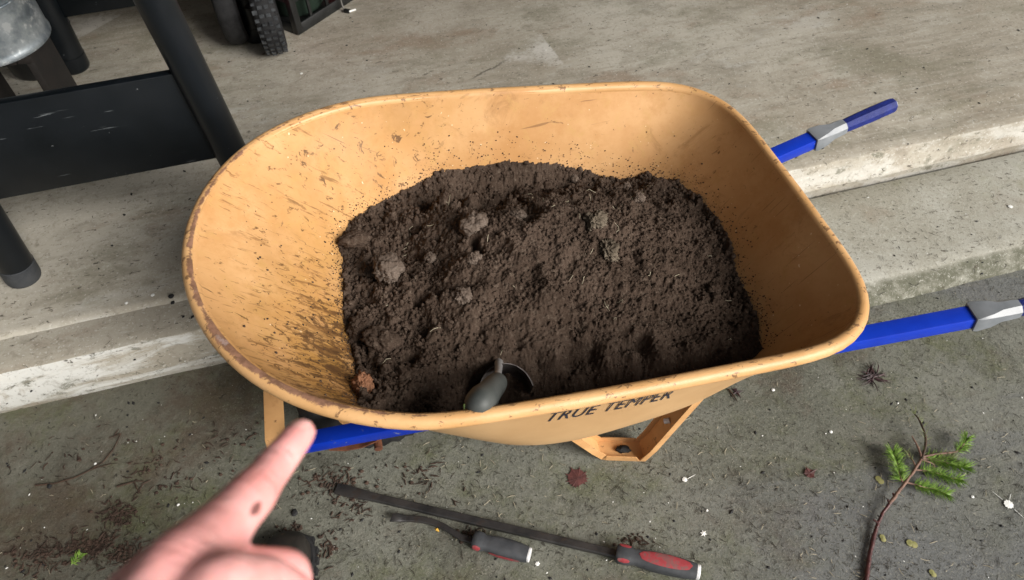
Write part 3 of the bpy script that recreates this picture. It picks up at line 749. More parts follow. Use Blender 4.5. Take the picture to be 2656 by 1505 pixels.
    o = bpy.data.objects.new('soil', me); COL.objects.link(o); o.matrix_world = BM
    tag(o, 'dark brown crumbly soil heaped in the tan wheelbarrow tray', None, None, 'stuff')
    def hgt(u, v):
        i, j = int((u-U[0])/h), int((v-V[0])/h); return float(H[i, j]), float(sd[i, j])
    return hgt
soil_h = soil_build()

def lump_mesh(name, r, seed, rough=.35, sub=3, squash=(1, 1, .8), fine=.10):
    bm = bmesh.new(); bmesh.ops.create_icosphere(bm, subdivisions=sub, radius=1)
    o3 = Vector((seed*3.17, seed*1.7, seed*.77))
    for v in bm.verts:
        n = v.co.normalized()
        d = 1+rough*noise.fractal(n*1.3+o3, 1, 2, 3)+fine*noise.noise(n*5.5+o3)+fine*.8*noise.noise(n*12+o3)+(fine*.7*noise.noise(n*24+o3)+fine*.45*noise.noise(n*44+o3) if sub > 3 else 0)
        v.co = Vector((n.x*squash[0], n.y*squash[1], n.z*squash[2]))*d*r
    me = bpy.data.meshes.new(name); bm.to_mesh(me); bm.free(); return me
# crumbs that stand clear of the surface, and spill on to the tray
TPL = [lump_mesh('t', 1, i, .4, 2, (1, .85, .75), .16) for i in range(6)]
TPL = [([v.co.copy() for v in m.vertices], [tuple(p.vertices) for p in m.polygons]) for m in TPL]
def scatter_lumps(mb, p, r):
    vs, fs = random.choice(TPL)
    q = Matrix.Rotation(random.uniform(0, 6.28), 3, Vector((random.gauss(0, 1), random.gauss(0, 1), random.gauss(0, 1))).normalized())
    mb.add([Vector(p)+(q @ v)*r for v in vs], fs)
mb = MB(); C = np.array(CONT)
for _ in range(900):
    if random.random() < .55:
        i = random.randrange(27); t = random.random(); u, v = C[i, :2]*(1-t)+C[i+1, :2]*t
        inward = Vector((.07-u, 0-v)).normalized(); d = abs(random.gauss(0, .012))
        u += inward.x*d; v += inward.y*d; r = .0020*(3.4**(random.random()**1.5))
    else:
        u, v = random.uniform(-.29, .42), random.uniform(-.26, .30); r = .0016*(3.2**random.random())
        if soil_h(u, v)[1] < .006: continue
    hh, s = soil_h(u, v)
    if s < .002: hh = tray_w(u, v)
    scatter_lumps(mb, (u, v, hh+r*.35), r)
T1 = [lump_mesh('t', 1, i+20, .45, 1 if i % 3 else 2, (1, .85, .75), .2) for i in range(9)]
T1 = [([v.co.copy() for v in m.vertices], [tuple(p.vertices) for p in m.polygons]) for m in T1]
for _ in range(8500):    # loose crumbs all over the heap
    u, v = random.uniform(-.30, .43), random.uniform(-.29, .31); hh, s = soil_h(u, v)
    if s < .003: continue
    cz = min(1, .25+.9*sst(-.08, -.25, u)+.6*sst(.12, .26, v)+.3*sst(.28, .42, u)+.5*max(0, noise.noise(Vector((u*9, v*9, 4)))))
    if random.random() > .35+.65*cz: continue
    r = .0013*((2.2+2.0*cz)**(random.random()**1.6)); vs, fs = random.choice(T1)
    q = Matrix.Rotation(random.uniform(0, 6.28), 3, Vector((random.gauss(0, 1), random.gauss(0, 1), random.gauss(0, 1))).normalized())
    p = Vector((u, v, hh+r*random.uniform(-.1, .5))); mb.add([p+(q @ x)*r for x in vs], fs)
for _ in range(1500):    # dusting just outside the heap
    i = random.randrange(27); t = random.random(); u, v = C[i, :2]*(1-t)+C[i+1, :2]*t
    outw = -Vector((.07-u, -v)).normalized(); d = abs(random.gauss(0, .010)); u += outw.x*d; v += outw.y*d; z = tray_w(u, v)
    if z > -.03: continue
    r = .0006*(3.2**(random.random()**1.6)); scatter_lumps(mb, (u, v, z+r*.3), r)
for _ in range(230):     # spilt on the nose slope
    u = -.30-abs(random.gauss(0, .075)); v = random.gauss(-.12, .13)
    if not (u > -.47 and abs(v) < .27): continue
    z = tray_w(u, v)
    if z is None or z > -.01: continue
    r = .0007*(3.4**(random.random()**2.4)); scatter_lumps(mb, (u, v, z+r*.3), r)
for _ in range(60):
    u, v = random.uniform(-.4, .47), random.choice((-1, 1))*random.uniform(.24, .34)
    z = tray_w(u, v)
    if z is None or z > -.02: continue
    r = .0008*(2.4**random.random()); scatter_lumps(mb, (u, v, z+r*.3), r)
o = mb.build('soil_crumbs', MT['soil'], None, True, 0, None, 75); o.matrix_world = BM
tag(o, 'loose dark soil crumbs along the edge of the heap and on the tray nose', None, None, 'stuff')

def clod(u, v, r, seed, mat, label, cat='clod', sink=.25, squash=(1, 1, .8), name='soil_clod', rough=.32, grp='lumps lying on the soil heap', fine=.09):
    hh, s = soil_h(u, v)
    if s < .001: hh = tray_w(u, v)
    me = lump_mesh(name, r, seed, rough, 5, squash, fine*1.5); me.materials.append(MT[mat]); me.shade_smooth()
    o = bpy.data.objects.new(name, me); COL.objects.link(o)
    o.matrix_world = BM @ Matrix.Translation((u, v, hh+r*squash[2]*(1-2*sink)))
    return tag(o, label, cat, grp)
def soil_hit(px, py):
    "where a sight line meets the heap"
    d = (BMI.to_3x3() @ ray(px*D, py*D)).normalized(); t = .6
    while t < 1.9:
        p = CAM_L+d*t
        if -.34 < p.x < .47 and -.33 < p.y < .34:
            hh, s = soil_h(p.x, p.y)
            if s < 0: hh = tray_w(p.x, p.y)
            if p.z < hh: return p.x, p.y
        t += .002
    return 0, 0
for px, py, r, seed, mat, label, kw in (
    (1192, 572, .024, 3, 'clod', 'angular grey brown stone-like clod near the top of the soil heap', dict(sink=.3, squash=(1, .9, .85), rough=.4, fine=.05)),
    (973, 690, .027, 5, 'clod', 'large round brown clod lying at the left edge of the soil heap', dict(sink=.15, squash=(.95, 1, .85))),
    (1525, 635, .022, 8, 'pale', 'pale fibrous clump right of the heap centre, the larger pale one', dict(sink=.35, squash=(.8, 1.1, .7), rough=.5, fine=.18)),
    (1492, 555, .019, 9, 'pale', 'small pale fibrous clump upslope near the heap top', dict(sink=.4, squash=(1, 1, .7), rough=.5, fine=.2)),
    (890, 612, .020, 12, 'soil', 'dark knobbly clod jutting over the tan tray left of the heap', dict(sink=.2, squash=(1.5, .7, .8))),
    (1160, 748, .017, 14, 'clod', 'small brown clod in the middle of the left half of the heap', dict(sink=.3, rough=.45)),
    (960, 868, .026, 17, 'soil', 'dark angular clod low on the front left of the heap', dict(sink=.25, rough=.4)),
    (905, 832, .019, 19, 'soil', 'dark clod at the left foot of the heap against the tray', dict(sink=.2, rough=.4)),
    (1190, 652, .012, 21, 'clod', 'thumbnail sized brown clod left of the heap centre', dict(sink=.3, rough=.4)),
    (1440, 452, .010, 25, 'clod', 'small round clod at the far top edge of the heap', dict(sink=.3, rough=.3)),
    (1602, 500, .011, 27, 'clod', 'small brown clod on the far right slope of the heap', dict(sink=.3, rough=.4)),
    (1790, 730, .013, 31, 'soil', 'dark wedge shaped clod at the right side of the heap', dict(sink=.3, rough=.4)),
    (1300, 545, .013, 33, 'clod', 'small brown clod right of the stone-like clod', dict(sink=.4, rough=.4)),
    (910, 972, .018, 41, 'brick', 'crumbling orange lump resting on the tan tray below the heap', dict(sink=.25, squash=(.8, 1, .7), rough=.45, fine=.16, name='orange_lump', cat='lump')),
    (1570, 470, .010, 44, 'clod', 'little clod near the far edge of the heap right of centre', dict(sink=.35, rough=.4)),
    (1045, 585, .012, 46, 'soil', 'dark little clod on the upper left of the heap', dict(sink=.35, rough=.4)),
    (1080, 650, .011, 48, 'clod', 'little brown clod right of the large round clod', dict(sink=.4, rough=.4))):
    u, v = soil_hit(px, py); clod(u, v, r, seed, mat, label, **kw)

mb = MB()
for _ in range(46):
    u, v = random.uniform(-.26, .40), random.uniform(-.22, .26); hh, sd_ = soil_h(u, v)
    if sd_ < .015: continue
    a = random.uniform(0, 6.28); L = random.uniform(.006, .022); pts = []
    for k in range(4):
        x, y = u+math.cos(a)*L*k/3, v+math.sin(a)*L*k/3; a += random.gauss(0, .35); pts.append((x, y, soil_h(x, y)[0]+.0012+(.003 if k in (1, 2) else 0)*random.random()))
    mb.tube(pts, [.0005, .0006, .0005, .0003], 5)
o = mb.build('root_fibres', MT['straw'], None); o.matrix_world = BM
tag(o, 'thin pale root fibres sticking out of the dark soil heap', None, None, 'stuff')

# ------------------------------------------------------------------ trowel stuck in the soil
def trowel():
    bc = Vector((-.068, -.212, -.150))           # centre of the blade arc at the soil
    tip = BM @ bc
    root = empty('hand_trowel', tip, 'hand trowel thrust into the soil, grey rubber grip with green ends', 'trowel')
    # blade: a curved sheet going down into the soil
    ax = Vector((.15, .25, -1)).normalized(); side = Vector((1, .1, 0)); side = (side-ax*side.dot(ax)).normalized(); nn = ax.cross(side)
    if nn.y < 0: nn = -nn
    mb = MB(); ro, ri = .0455, .0437; N = 28; rings = []
    for k in range(7):
        t = k/6; q = []
        for (r_, rev) in ((ro, 0), (ri, 1)):
            for i in range(N+1):
                a = R(-88+176*(i if not rev else N-i)/N)
                top = .048*(1-math.cos(a)**1.0)*.28
                sh = math.sin(a); dep = (top-.012*math.cos(a))*(1-t)+t*.11
                wv = noise.noise(Vector((a*3, t*3, 1)))*.0012
                q.append(bc+side*(r_+wv)*math.sin(a)*(1-.25*t)+nn*(r_+wv)*(math.cos(a)-.45)*(1-.2*t)+ax*dep)
        rings.append(q)
    mb.loft(rings)
    mb.v = [tuple(BM @ Vector(v)) for v in mb.v]
    under(root, mb, 'blade', MT['dirtysteel'], smooth=True)
    top = BM @ (bc+nn*ro*.55+ax*(-.012))
    s0 = at(1290*D, 918*D, top.z-.01); s1 = at(1250*D, 957*D, .565)
    e = at(1196*D, 1022*D, .648)
    p0 = BM @ (bc+nn*ro*.52+ax*(-.006))
    mb = MB().tube([p0-(s1-p0)*.25, p0.lerp(s1, .3), s1.lerp(e, .08)], [.0075, .0056, .0056], 12)
    under(root, mb, 'shank', MT['steel'])
    d = (e-s1); L = d.length; d.normalize(); x = d.orthogonal().normalized(); y = d.cross(x)
    prof = [(0, .009), (.003, .0135), (.012, .0175), (.03, .0190), (.05, .0192), (.07, .0208), (.09, .0232), (.108, .0230), (.120, .0190), (.127, .012), (.130, .004)]
    k = L/.125
    mb = MB(); rings = []
    for t, r_ in prof:
        rings.append([s1+d*t*k+x*(r_*math.cos(a))*1.0+y*(r_*.9*math.sin(a)) for a in np.linspace(0, 2*math.pi, 24, endpoint=False)])
    mb.loft(rings); h = under(root, mb, 'grip', MT['toolgrip'])
    mb = MB(); rings = []
    for t, r_ in ((-.0015, .0085), (-.001, .0110), (.0025, .0132), (.004, .0146)):
        rings.append([s1+d*t*k+x*(r_*math.cos(a))+y*(r_*.9*math.sin(a)) for a in np.linspace(0, 2*math.pi, 24, endpoint=False)])
    mb.loft(rings); under(root, mb, 'collar_ring', MT['green'], h)
    # green stripe round the butt
    rr = .0186; tt = .1205*k
    pts = [s1+d*tt+x*(rr*math.cos(a))+y*(rr*.9*math.sin(a)) for a in np.linspace(0, 2*math.pi, 60, endpoint=False)]
    gd = (-C_R*.8-C_U*.9).normalized(); kb = max(range(60), key=lambda q_: (pts[q_]-(s1+d*tt)).dot(gd)); pts = [pts[(kb+q_) % 60] for q_ in range(-10, 11)]
    under(root, MB().tube(pts, .0016, 6, up=tuple(d)), 'green_band', MT['green'], h)
trowel()

# ------------------------------------------------------------------ black steel table at the left
def solve_h(foot, lean, py):
    "height on a leg axis seen at image row py"
    lo, hi = 0, 1.1
    for _ in range(40):
        m = (lo+hi)/2; q = foot+Vector((0, 0, m))+EX*lean*m-CAM; z = q.dot(C_F); y = 752.5-F_PX*q.dot(C_U)/z
        if y > py: lo = m
        else: hi = m
    return lo
def table():
    f2 = at(64, 722, SLAB_Z); f1 = f2+EX*.602; f4 = at(196, 178, SLAB_Z); f3 = f1+(f4-f2)
    root = empty('steel_table', f2, 'black steel table with thick round legs and a scratched front panel', 'table')
    LEGS = ((f2, .10), (f1, -.06), (f4, .04), (f3, -.06)); HT = .80
    for i, (f, ln) in enumerate(LEGS):
        ax = (Vector((0, 0, 1))+EX*ln)
        r_ = (.040, .0368, .047, .047)[i]
        lg = under(root, MB().tube([f+ax*.052, f+ax*HT], r_, 32), 'leg', MT['black'])
        mb = MB().tube([f, f+ax*.004, f+ax*.012, f+ax*.054, f+ax*.055], [r_*.86, r_*.97, r_*1.025, r_*1.03, r_*1.0], 32)
        under(root, mb, 'foot_cap', MT['cap' if i < 2 else 'black'], lg)
    # front panel
    hb = solve_h(f1, -.06, 396); ht = solve_h(f1, -.06, 178)
    a0, a1 = f2+(Vector((0, 0, 1))+EX*.10)*hb, f1+(Vector((0, 0, 1))-EX*.06)*hb
    b0, b1 = f2+(Vector((0, 0, 1))+EX*.10)*ht, f1+(Vector((0, 0, 1))-EX*.06)*ht
    nrm = EN*.011
    mb = MB().add([a0-nrm, a1-nrm, b1-nrm, b0-nrm, a0+nrm, a1+nrm, b1+nrm, b0+nrm], [(0, 1, 2, 3), (7, 6, 5, 4), (0, 4, 5, 1), (1, 5, 6, 2), (2, 6, 7, 3), (3, 7, 4, 0)])
    under(root, mb, 'front_panel', MT['blackpanel'], bevel=.002)
    # back panel between the far legs
    hb = solve_h(f4, .04, 48)
    a0, a1 = f4+Vector((0, 0, hb)), f3+Vector((0, 0, hb))
    b0, b1 = a0+Vector((0, 0, .3)), a1+Vector((0, 0, .3))
    mb = MB().add([a0-nrm, a1-nrm, b1-nrm, b0-nrm, a0+nrm, a1+nrm, b1+nrm, b0+nrm], [(0, 1, 2, 3), (7, 6, 5, 4), (0, 4, 5, 1), (1, 5, 6, 2), (2, 6, 7, 3), (3, 7, 4, 0)])
    under(root, mb, 'back_panel', MT['black'], bevel=.002)
    c = (f1+f4)/2
    under(root, MB().box(c+Vector((0, 0, HT+.015)), .78, 1.12, .03, (EX, EN, Vector((0, 0, 1)))), 'table_top', MT['black'], bevel=.004)
    q = f4+Vector((0, 0, .16))+EX*.037
    under(root, MB().tube([q-EX*.005, q+EX*.018], .009, 6), 'bolt', MT['rubber'])
    return f2, f4
F2, F4 = table()
# bucket on a box, tub beside it
def bucket():
    d = ray(-10, 108); zb = CAM.z+d.z*1.93; c = CAM+d*1.93
    root = empty('bucket', c, 'dented galvanized steel bucket standing under the black table', 'bucket')
    def ring(h, r_, n=56): return [c+Vector((r_*math.cos(a), r_*math.sin(a), h)) for a in np.linspace(0, 2*math.pi, n, endpoint=False)]
    mb = MB(); rs = [ring(.012, .115), ring(.012, .128), ring(0, .1335), ring(-.001, .1365), ring(.006, .1375), ring(.012, .1345)]
    for t in np.linspace(.05, 1, 10): rs.append([p+(p-c).normalized()*noise.noise(p*9)*.004 for p in ring(.012+.235*t, .1345-.002*t)])
    rs += [ring(.252, .137), ring(.256, .137), ring(.256, .131), ring(.02, .130), ring(.014, .05)]
    mb.loft(rs); under(root, mb, 'body', MT['galv'])
    mb = MB().tube(ring(.128, .1355, 40), .0035, 8, closed=True, up=(0, 0, 1)); under(root, mb, 'hoop', MT['galv'])
    pts = [c+EX*(.138*math.cos(a))+Vector((0, 0, .245+.10*math.sin(a)))-EN*(.05*math.sin(a)) for a in np.linspace(0, math.pi, 20)]
    under(root, MB().tube(pts, .004, 8), 'handle', MT['steel'])
    hz = zb-SLAB_Z
    b = empty('wooden_box', Vector((c.x, c.y, SLAB_Z)), 'low dark wooden box in the shade that carries the galvanized bucket', 'box')
    for k in range(5):
        off = -EX*.11+EX*.044*k+EX*.022
        under(b, MB().box(Vector((c.x, c.y, zb-.012))+off*.9, .036, .20, .018, (EX, EN, Vector((0, 0, 1)))), 'slat', MT['darkwood'], bevel=.002)
    for s in (-1, 1):
        under(b, MB().box(Vector((c.x, c.y, SLAB_Z+(hz-.022)/2))+EX*.085*s, .02, .18, hz-.024, (EX, EN, Vector((0, 0, 1)))), 'side_panel', MT['darkwood'], bevel=.002)
    t = at(112, 172, SLAB_Z)
    root = empty('plastic_tub', t, 'round black plastic tub in the dark behind the bucket', 'tub')
    mb = MB(); rs = []
    for h, r_ in ((0, .085), (.01, .092), (.10, .098), (.22, .105), (.23, .112), (.245, .112), (.245, .106), (.03, .09), (.02, .02)):
        rs.append([t+Vector((r_*math.cos(a), r_*math.sin(a), h)) for a in np.linspace(0, 2*math.pi, 36, endpoint=False)])
    mb.loft(rs); under(root, mb, 'body', MT['crate'])
    under(root, MB().tube([t+Vector((.1125*math.cos(a), .1125*math.sin(a), .236)) for a in np.linspace(0, 2*math.pi, 36, endpoint=False)], .005, 8, closed=True, up=(0, 0, 1)), 'rolled_rim', MT['cap'])
bucket()
# red garden machine on black tyres, crate beside it
def cart():
    g = at(722, 138, SLAB_Z); back = Vector((-.27, .96, 0)).normalized(); ax = Vector((.97, .22, 0)).normalized()
    Rw = .135
    root = empty('garden_cart', g, 'dark red wheeled garden cart on black knobby tyres', 'cart')
    def wheel(c, tread, seed):   # the second wheel is worn smooth
        rot = Matrix((ax, back, Vector((0, 0, 1)))).transposed()
        mb = MB(); n = 54; rings = []
        for i in range(n+1):
            a = 2*math.pi*i/n; q = []
            for x, rr in ((-.026, .085), (-.034, .100), (-.036, .117), (-.028, .129), (-.012, .134), (.012, .134), (.028, .129), (.036, .117), (.034, .100), (.026, .085)):
                q.append(c+rot @ Vector((x, math.cos(a)*rr, math.sin(a)*rr)))
            rings.append(q)
        mb.loft(rings, False); ty = under(root, mb, 'tyre', MT['rubber'])
        kb = MB()
        for i in range(34 if tread else 0):
            for x in (-.028, -.010, .010, .028):
                a = 2*math.pi*(i+(.5 if abs(x) > .02 else 0))/34; rr = .1345 if abs(x) < .02 else .1300
                t_ = rot @ Vector((0, -math.sin(a), math.cos(a))); n_ = rot @ Vector((0, math.cos(a), math.sin(a)))
                kb.box(c+rot @ Vector((x, math.cos(a)*rr, math.sin(a)*rr)), .0125*random.uniform(.8, 1.15), .011*random.uniform(.7, 1.2), .006*random.uniform(.7, 1.2), (ax, t_, n_))
        if tread:
          k = under(root, kb, 'tread_block', MT['gloss'], ty, smooth=False); k['kind'] = 'stuff'
        under(root, MB().tube([c-ax*.02, c+ax*.02], [.08, .08], 28), 'wheel_rim', MT['redpaint'], ty)
    c1 = Vector((g.x, g.y, SLAB_Z+Rw))+back*.03
    wheel(c1, 1, 1)
    c2 = c1-ax*.115+back*.10; wheel(c2, 0, 2)
    under(root, MB().tube([c1+ax*.02, c2-ax*.02], .009, 10), 'axle', MT['bar'])
    body = MB(); rs = []
    for h, s in ((.17, .8), (.19, .97), (.24, 1), (.33, 1.04), (.345, 1.02), (.345, .98), (.20, .9)):
        q = []
        for a in np.linspace(0, 2*math.pi, 40, endpoint=False):
            x = math.copysign(abs(math.cos(a))**.5, math.cos(a))*.235*s; y = math.copysign(abs(math.sin(a))**.5, math.sin(a))*.20*s
            q.append(Vector((c1.x, c1.y, SLAB_Z+h))+ax*(x+.06)+back*(y+.26))
        rs.append(q)
    body.loft(rs); under(root, body, 'cart_body', MT['redpaint'])
cart()
def crate():
    c0 = at(775, 94, SLAB_Z); e = at(925, -4, SLAB_Z); a1 = (e-c0).normalized(); a2 = Vector((-a1.y, a1.x, 0)); Z = Vector((0, 0, 1))
    W_, DP, HT = .40, .30, .30
    root = empty('plastic_crate', c0, 'black open sided plastic crate next to the knobby tyre', 'crate')
    def post(p, w_=.026): return MB().box(p+Z*HT/2, w_, w_, HT, (a1, a2, Z))
    for i, j in ((0, 0), (1, 0), (0, 1), (1, 1)):
        p = c0+a1*(.013+(W_-.026)*i)+a2*(.013+(DP-.026)*j); under(root, post(p), 'corner_post', MT['crate'], bevel=.004)
    for z, hh in ((.018, .036), (.12, .02), (.285, .03)):
        for j in (0, 1):
            under(root, MB().box(c0+a1*W_/2+a2*(.006+(DP-.012)*j)+Z*z, W_-.05, .010, hh, (a1, a2, Z)), 'side_rail', MT['crate'], bevel=.002)
            under(root, MB().box(c0+a2*DP/2+a1*(.006+(W_-.012)*j)+Z*z, .010, DP-.05, hh, (a1, a2, Z)), 'side_rail', MT['crate'], bevel=.002)
    for k in (1, 2, 3, 4):
        for j in (0, 1):
            under(root, MB().box(c0+a1*W_*k/5+a2*(.008+(DP-.016)*j)+Z*.16, .012, .008, .25, (a1, a2, Z)), 'upright', MT['crate'], bevel=.002)
    for k in (1, 2):
        for j in (0, 1):
            under(root, MB().box(c0+a2*DP*k/3+a1*(.008+(W_-.016)*j)+Z*.16, .008, .012, .25, (a1, a2, Z)), 'upright', MT['crate'], bevel=.002)
    under(root, MB().box(c0+a1*W_/2+a2*DP/2+Z*.012, W_-.03, DP-.03, .008, (a1, a2, Z)), 'base', MT['crate'])
    # what lies in it
    g = c0+a1*.13+a2*.13; rs = []
    for h, r_ in ((.017, .085), (.03, .094), (.12, .10), (.13, .106), (.14, .106), (.14, .10), (.03, .086), (.028, .02)):
        rs.append([g+a1*r_*math.cos(a)+a2*r_*math.sin(a)+Z*h for a in np.linspace(0, 2*math.pi, 28, endpoint=False)])
    o = MB().loft(rs).build('plant_pot', MT['dkgreen'], None, True, 0, g); tag(o, 'dark green pot lying inside the black open sided crate', 'pot')
    g = c0+a1*.29+a2*.15; rs = []
    for h, r_ in ((.017, .06), (.03, .068), (.11, .074), (.118, .078), (.126, .078), (.126, .072), (.03, .06), (.028, .02)):
        rs.append([g+a1*r_*math.cos(a)+a2*r_*math.sin(a)+Z*h for a in np.linspace(0, 2*math.pi, 28, endpoint=False)])
    o = MB().loft(rs).build('plant_pot', MT['redpaint'], None, True, 0, g); tag(o, 'dark red pot inside the black open sided crate', 'pot')
    pts = [c0+a1*.20-a2*.004+Z*.30, c0+a1*.205-a2*.010+Z*.20, c0+a1*.21-a2*.012+Z*.10, c0+a1*.205-a2*.016+Z*.03, c0+a1*.20-a2*.028+Z*.006, c0+a1*.205-a2*.045+Z*.005]
    root = empty('cord', pts[-1], 'thin grey cord with a white tip hanging down the black crate', 'cord')
    under(root, MB().tube(pts, .003, 8), 'lead', MT['cord']); under(root, MB().tube([pts[-2].lerp(pts[-1], .1), pts[-1]-a2*.002], .008, 10), 'plug', MT['crate'])
    under(root, MB().tube([pts[-1]-a2*.002, pts[-1]+a1*.022-a2*.012], .0035, 8), 'tip', MT['white'])
crate()

# ------------------------------------------------------------------ the person: pointing left hand with forearm, boot, trouser leg
def cone_chain(bm, pts):
    "overlapping rounded cones along [(p, r)..]"
    for (p, r), (q, s) in zip(pts[:-1], pts[1:]):
        n = max(2, int((q-p).length/(min(r, s)*.22)))
        ax = (q-p).normalized() if (q-p).length > 1e-6 else Vector((0, 0, 1))
        x = ax.orthogonal().normalized(); y = ax.cross(x); rings = []
        for k in range(-4, n+5):
            if k < 0: t, sc = 0, math.sqrt(max(0, 1-(k/4.2)**2)); c = p-ax*r*(-k/4.2); rr = r*sc
            elif k > n: m = k-n; sc = math.sqrt(max(0, 1-(m/4.2)**2)); c = q+ax*s*(m/4.2); rr = s*sc
            else: t = k/n; c = p.lerp(q, t); rr = r+(s-r)*t
            rings.append([bm.verts.new(c+(x*math.cos(a)+y*math.sin(a))*rr) for a in np.linspace(0, 2*math.pi, 20, endpoint=False)])
        for A, B in zip(rings[:-1], rings[1:]):
            for j in range(20): bm.faces.new((A[j], A[(j+1) % 20], B[(j+1) % 20], B[j]))
        bm.faces.new(rings[0][::-1]); bm.faces.new(rings[-1])
def cam_pt(x, y, z): return CAM+C_R*x+C_U*y+C_F*z
def person():
    toe = atd(738, 1347, .0); toe.z = 0
    root = empty('person', Vector((toe.x, toe.y-.2, 0)), 'person pointing with a dirt marked bare left hand, wearing a black boot and black trousers', 'person')
    def px(x, y, d): return cpt(x*D, y*D, d)
    tip = px(757, 1085, .318); dip = px(692, 1165, .300); pip = px(633, 1240, .280); prox = px(548, 1335, .258); mcp = px(462, 1432, .236)
    bm = bmesh.new()
    wrist = mcp+C_R*(-.030)+C_U*(-.052)-C_F*.052
    hand_dir = (mcp-wrist).normalized(); fdir = (tip-mcp).normalized()
    across = (C_R*(-.55)+C_U*(-.30)+C_F*.42); across = (across-hand_dir*across.dot(hand_dir)).normalized()   # index -> little finger
    palmn = hand_dir.cross(across).normalized()
    if palmn.dot(C_F) < 0: palmn = -palmn                                                    # away from the viewer
    cone_chain(bm, [(tip, .0066), (dip, .0080)]); cone_chain(bm, [(dip, .0080), (dip.lerp(pip, .5), .0083), (pip, .0097)])
    cone_chain(bm, [(pip, .0097), (pip.lerp(prox, .5), .0098), (prox, .0112), (mcp, .0140)])
    # knuckles and back of the hand
    K = [mcp+across*(.021*i)-hand_dir*(.003*i*i*.5)+palmn*.002*i for i in range(4)]
    W = [wrist+across*(.012*i-.006) for i in range(4)]
    for i in range(4):
        cone_chain(bm, [(K[i], .0138-.0008*i), (K[i].lerp(W[i], .5), .0150), (W[i], .0165)])
        cone_chain(bm, [(K[i]+palmn*.010-hand_dir*.01, .012), (W[i]+palmn*.008, .016)])
    # middle, ring and little finger curled under the palm
    for i, (l1, l2, l3, r_) in enumerate(((.044, .028, .020, .0098), (.041, .026, .020, .0092), (.033, .020, .018, .0082)), 1):
        a = K[i]+(hand_dir*.55+palmn*.85).normalized()*l1
        b_ = a+(-hand_dir*.75+palmn*.62).normalized()*l2
        c = b_+(-hand_dir*.75-palmn*.62).normalized()*l3
        cone_chain(bm, [(K[i], .0125), (a, r_+.0012)]); cone_chain(bm, [(a, r_+.001), (b_, r_)]); cone_chain(bm, [(b_, r_), (c, r_-.0015)])
    # thumb, out to the right and towards the bottom of the view
    t0 = wrist.lerp(mcp, .32)+palmn*.012-across*.008; t1 = px(560, 1500, .226); t2 = px(655, 1478, .240); t3 = px(728, 1496, .252)
    cone_chain(bm, [(t0, .0170), (t1, .0142)]); cone_chain(bm, [(t1, .0140), (t2, .0112)]); cone_chain(bm, [(t2, .0110), (t3, .0088)])
    cone_chain(bm, [(mcp+palmn*.006, .0115), (mcp.lerp(t1, .5)+palmn*.004, .0095), (t1, .0125)])      # web
    # forearm back under the camera to the elbow
    el = cam_pt(-.20, -.46, -.04); m = wrist.lerp(el, .4)
    cone_chain(bm, [(wrist+across*.012, .0235), (m, .033)]); cone_chain(bm, [(wrist+across*.024, .0200), (m, .033)]); cone_chain(bm, [(m, .034), (el, .042)])
    me = bpy.data.meshes.new('hand'); bm.to_mesh(me); bm.free()
    t = bpy.data.objects.new('tmp', me); COL.objects.link(t)
    md = t.modifiers.new('r', 'REMESH'); md.mode = 'VOXEL'; md.voxel_size = .0021; md.use_smooth_shade = True
    sm = t.modifiers.new('s', 'SMOOTH'); sm.factor = .5; sm.iterations = 10
    nm_ = bpy.data.meshes.new_from_object(t.evaluated_get(bpy.context.evaluated_depsgraph_get())); bpy.data.objects.remove(t)
    nm_.name = 'arm'
    # dirt mark on the middle of the finger
    mk = px(657, 1223, .262)-Vector(root.location)
    ms = Mat('skin', .5, spec=.3); X = ms.n('ShaderNodeVectorMath', operation='SUBTRACT'); ms.put(X.inputs[0], ms.co); X.inputs[1].default_value = mk
    c = ms.mix(ms.ramp(ms.noise(34, 4, .6), .3, .7), (.86, .365, .345), (.93, .48, .455))
    c = ms.mix(ms.ramp(ms.noise(75, 4, .6), .52, .72, 0, .35), c, (.74, .33, .29))
    c = ms.mix(ms.ramp(ms.noise(1, 3, .6, ms.map((60, 60, 220), (.7, .5, 0))), .58, .7, 0, .25), c, (.66, .31, .27))
    axd = (pip-dip).normalized(); perp = axd.cross(C_F).normalized()
    a1 = ms.n('ShaderNodeVectorMath', operation='DOT_PRODUCT'); ms.put(a1.inputs[0], X.outputs[0]); a1.inputs[1].default_value = axd
    a2 = ms.n('ShaderNodeVectorMath', operation='DOT_PRODUCT'); ms.put(a2.inputs[0], X.outputs[0]); a2.inputs[1].default_value = perp
    dd = ms.math('ADD', ms.math('POWER', ms.math('ABSOLUTE', ms.math('DIVIDE', a1.outputs['Value'], .0046)), 2.0), ms.math('POWER', ms.math('ABSOLUTE', ms.math('DIVIDE', a2.outputs['Value'], .0013)), 2.0))
    dd = ms.math('ADD', dd, ms.math('MULTIPLY', ms.math('SUBTRACT', ms.noise(420, 3), .5), 1.6))
    def local(p):
        v = ms.n('ShaderNodeVectorMath', operation='SUBTRACT'); ms.put(v.inputs[0], ms.co); v.inputs[1].default_value = p-Vector(root.location)
        o_ = []
        for ax_ in (axd, perp):
            q_ = ms.n('ShaderNodeVectorMath', operation='DOT_PRODUCT'); ms.put(q_.inputs[0], v.outputs[0]); q_.inputs[1].default_value = ax_; o_.append(q_.outputs['Value'])
        return o_
    # creases over the finger joints
    wr = None
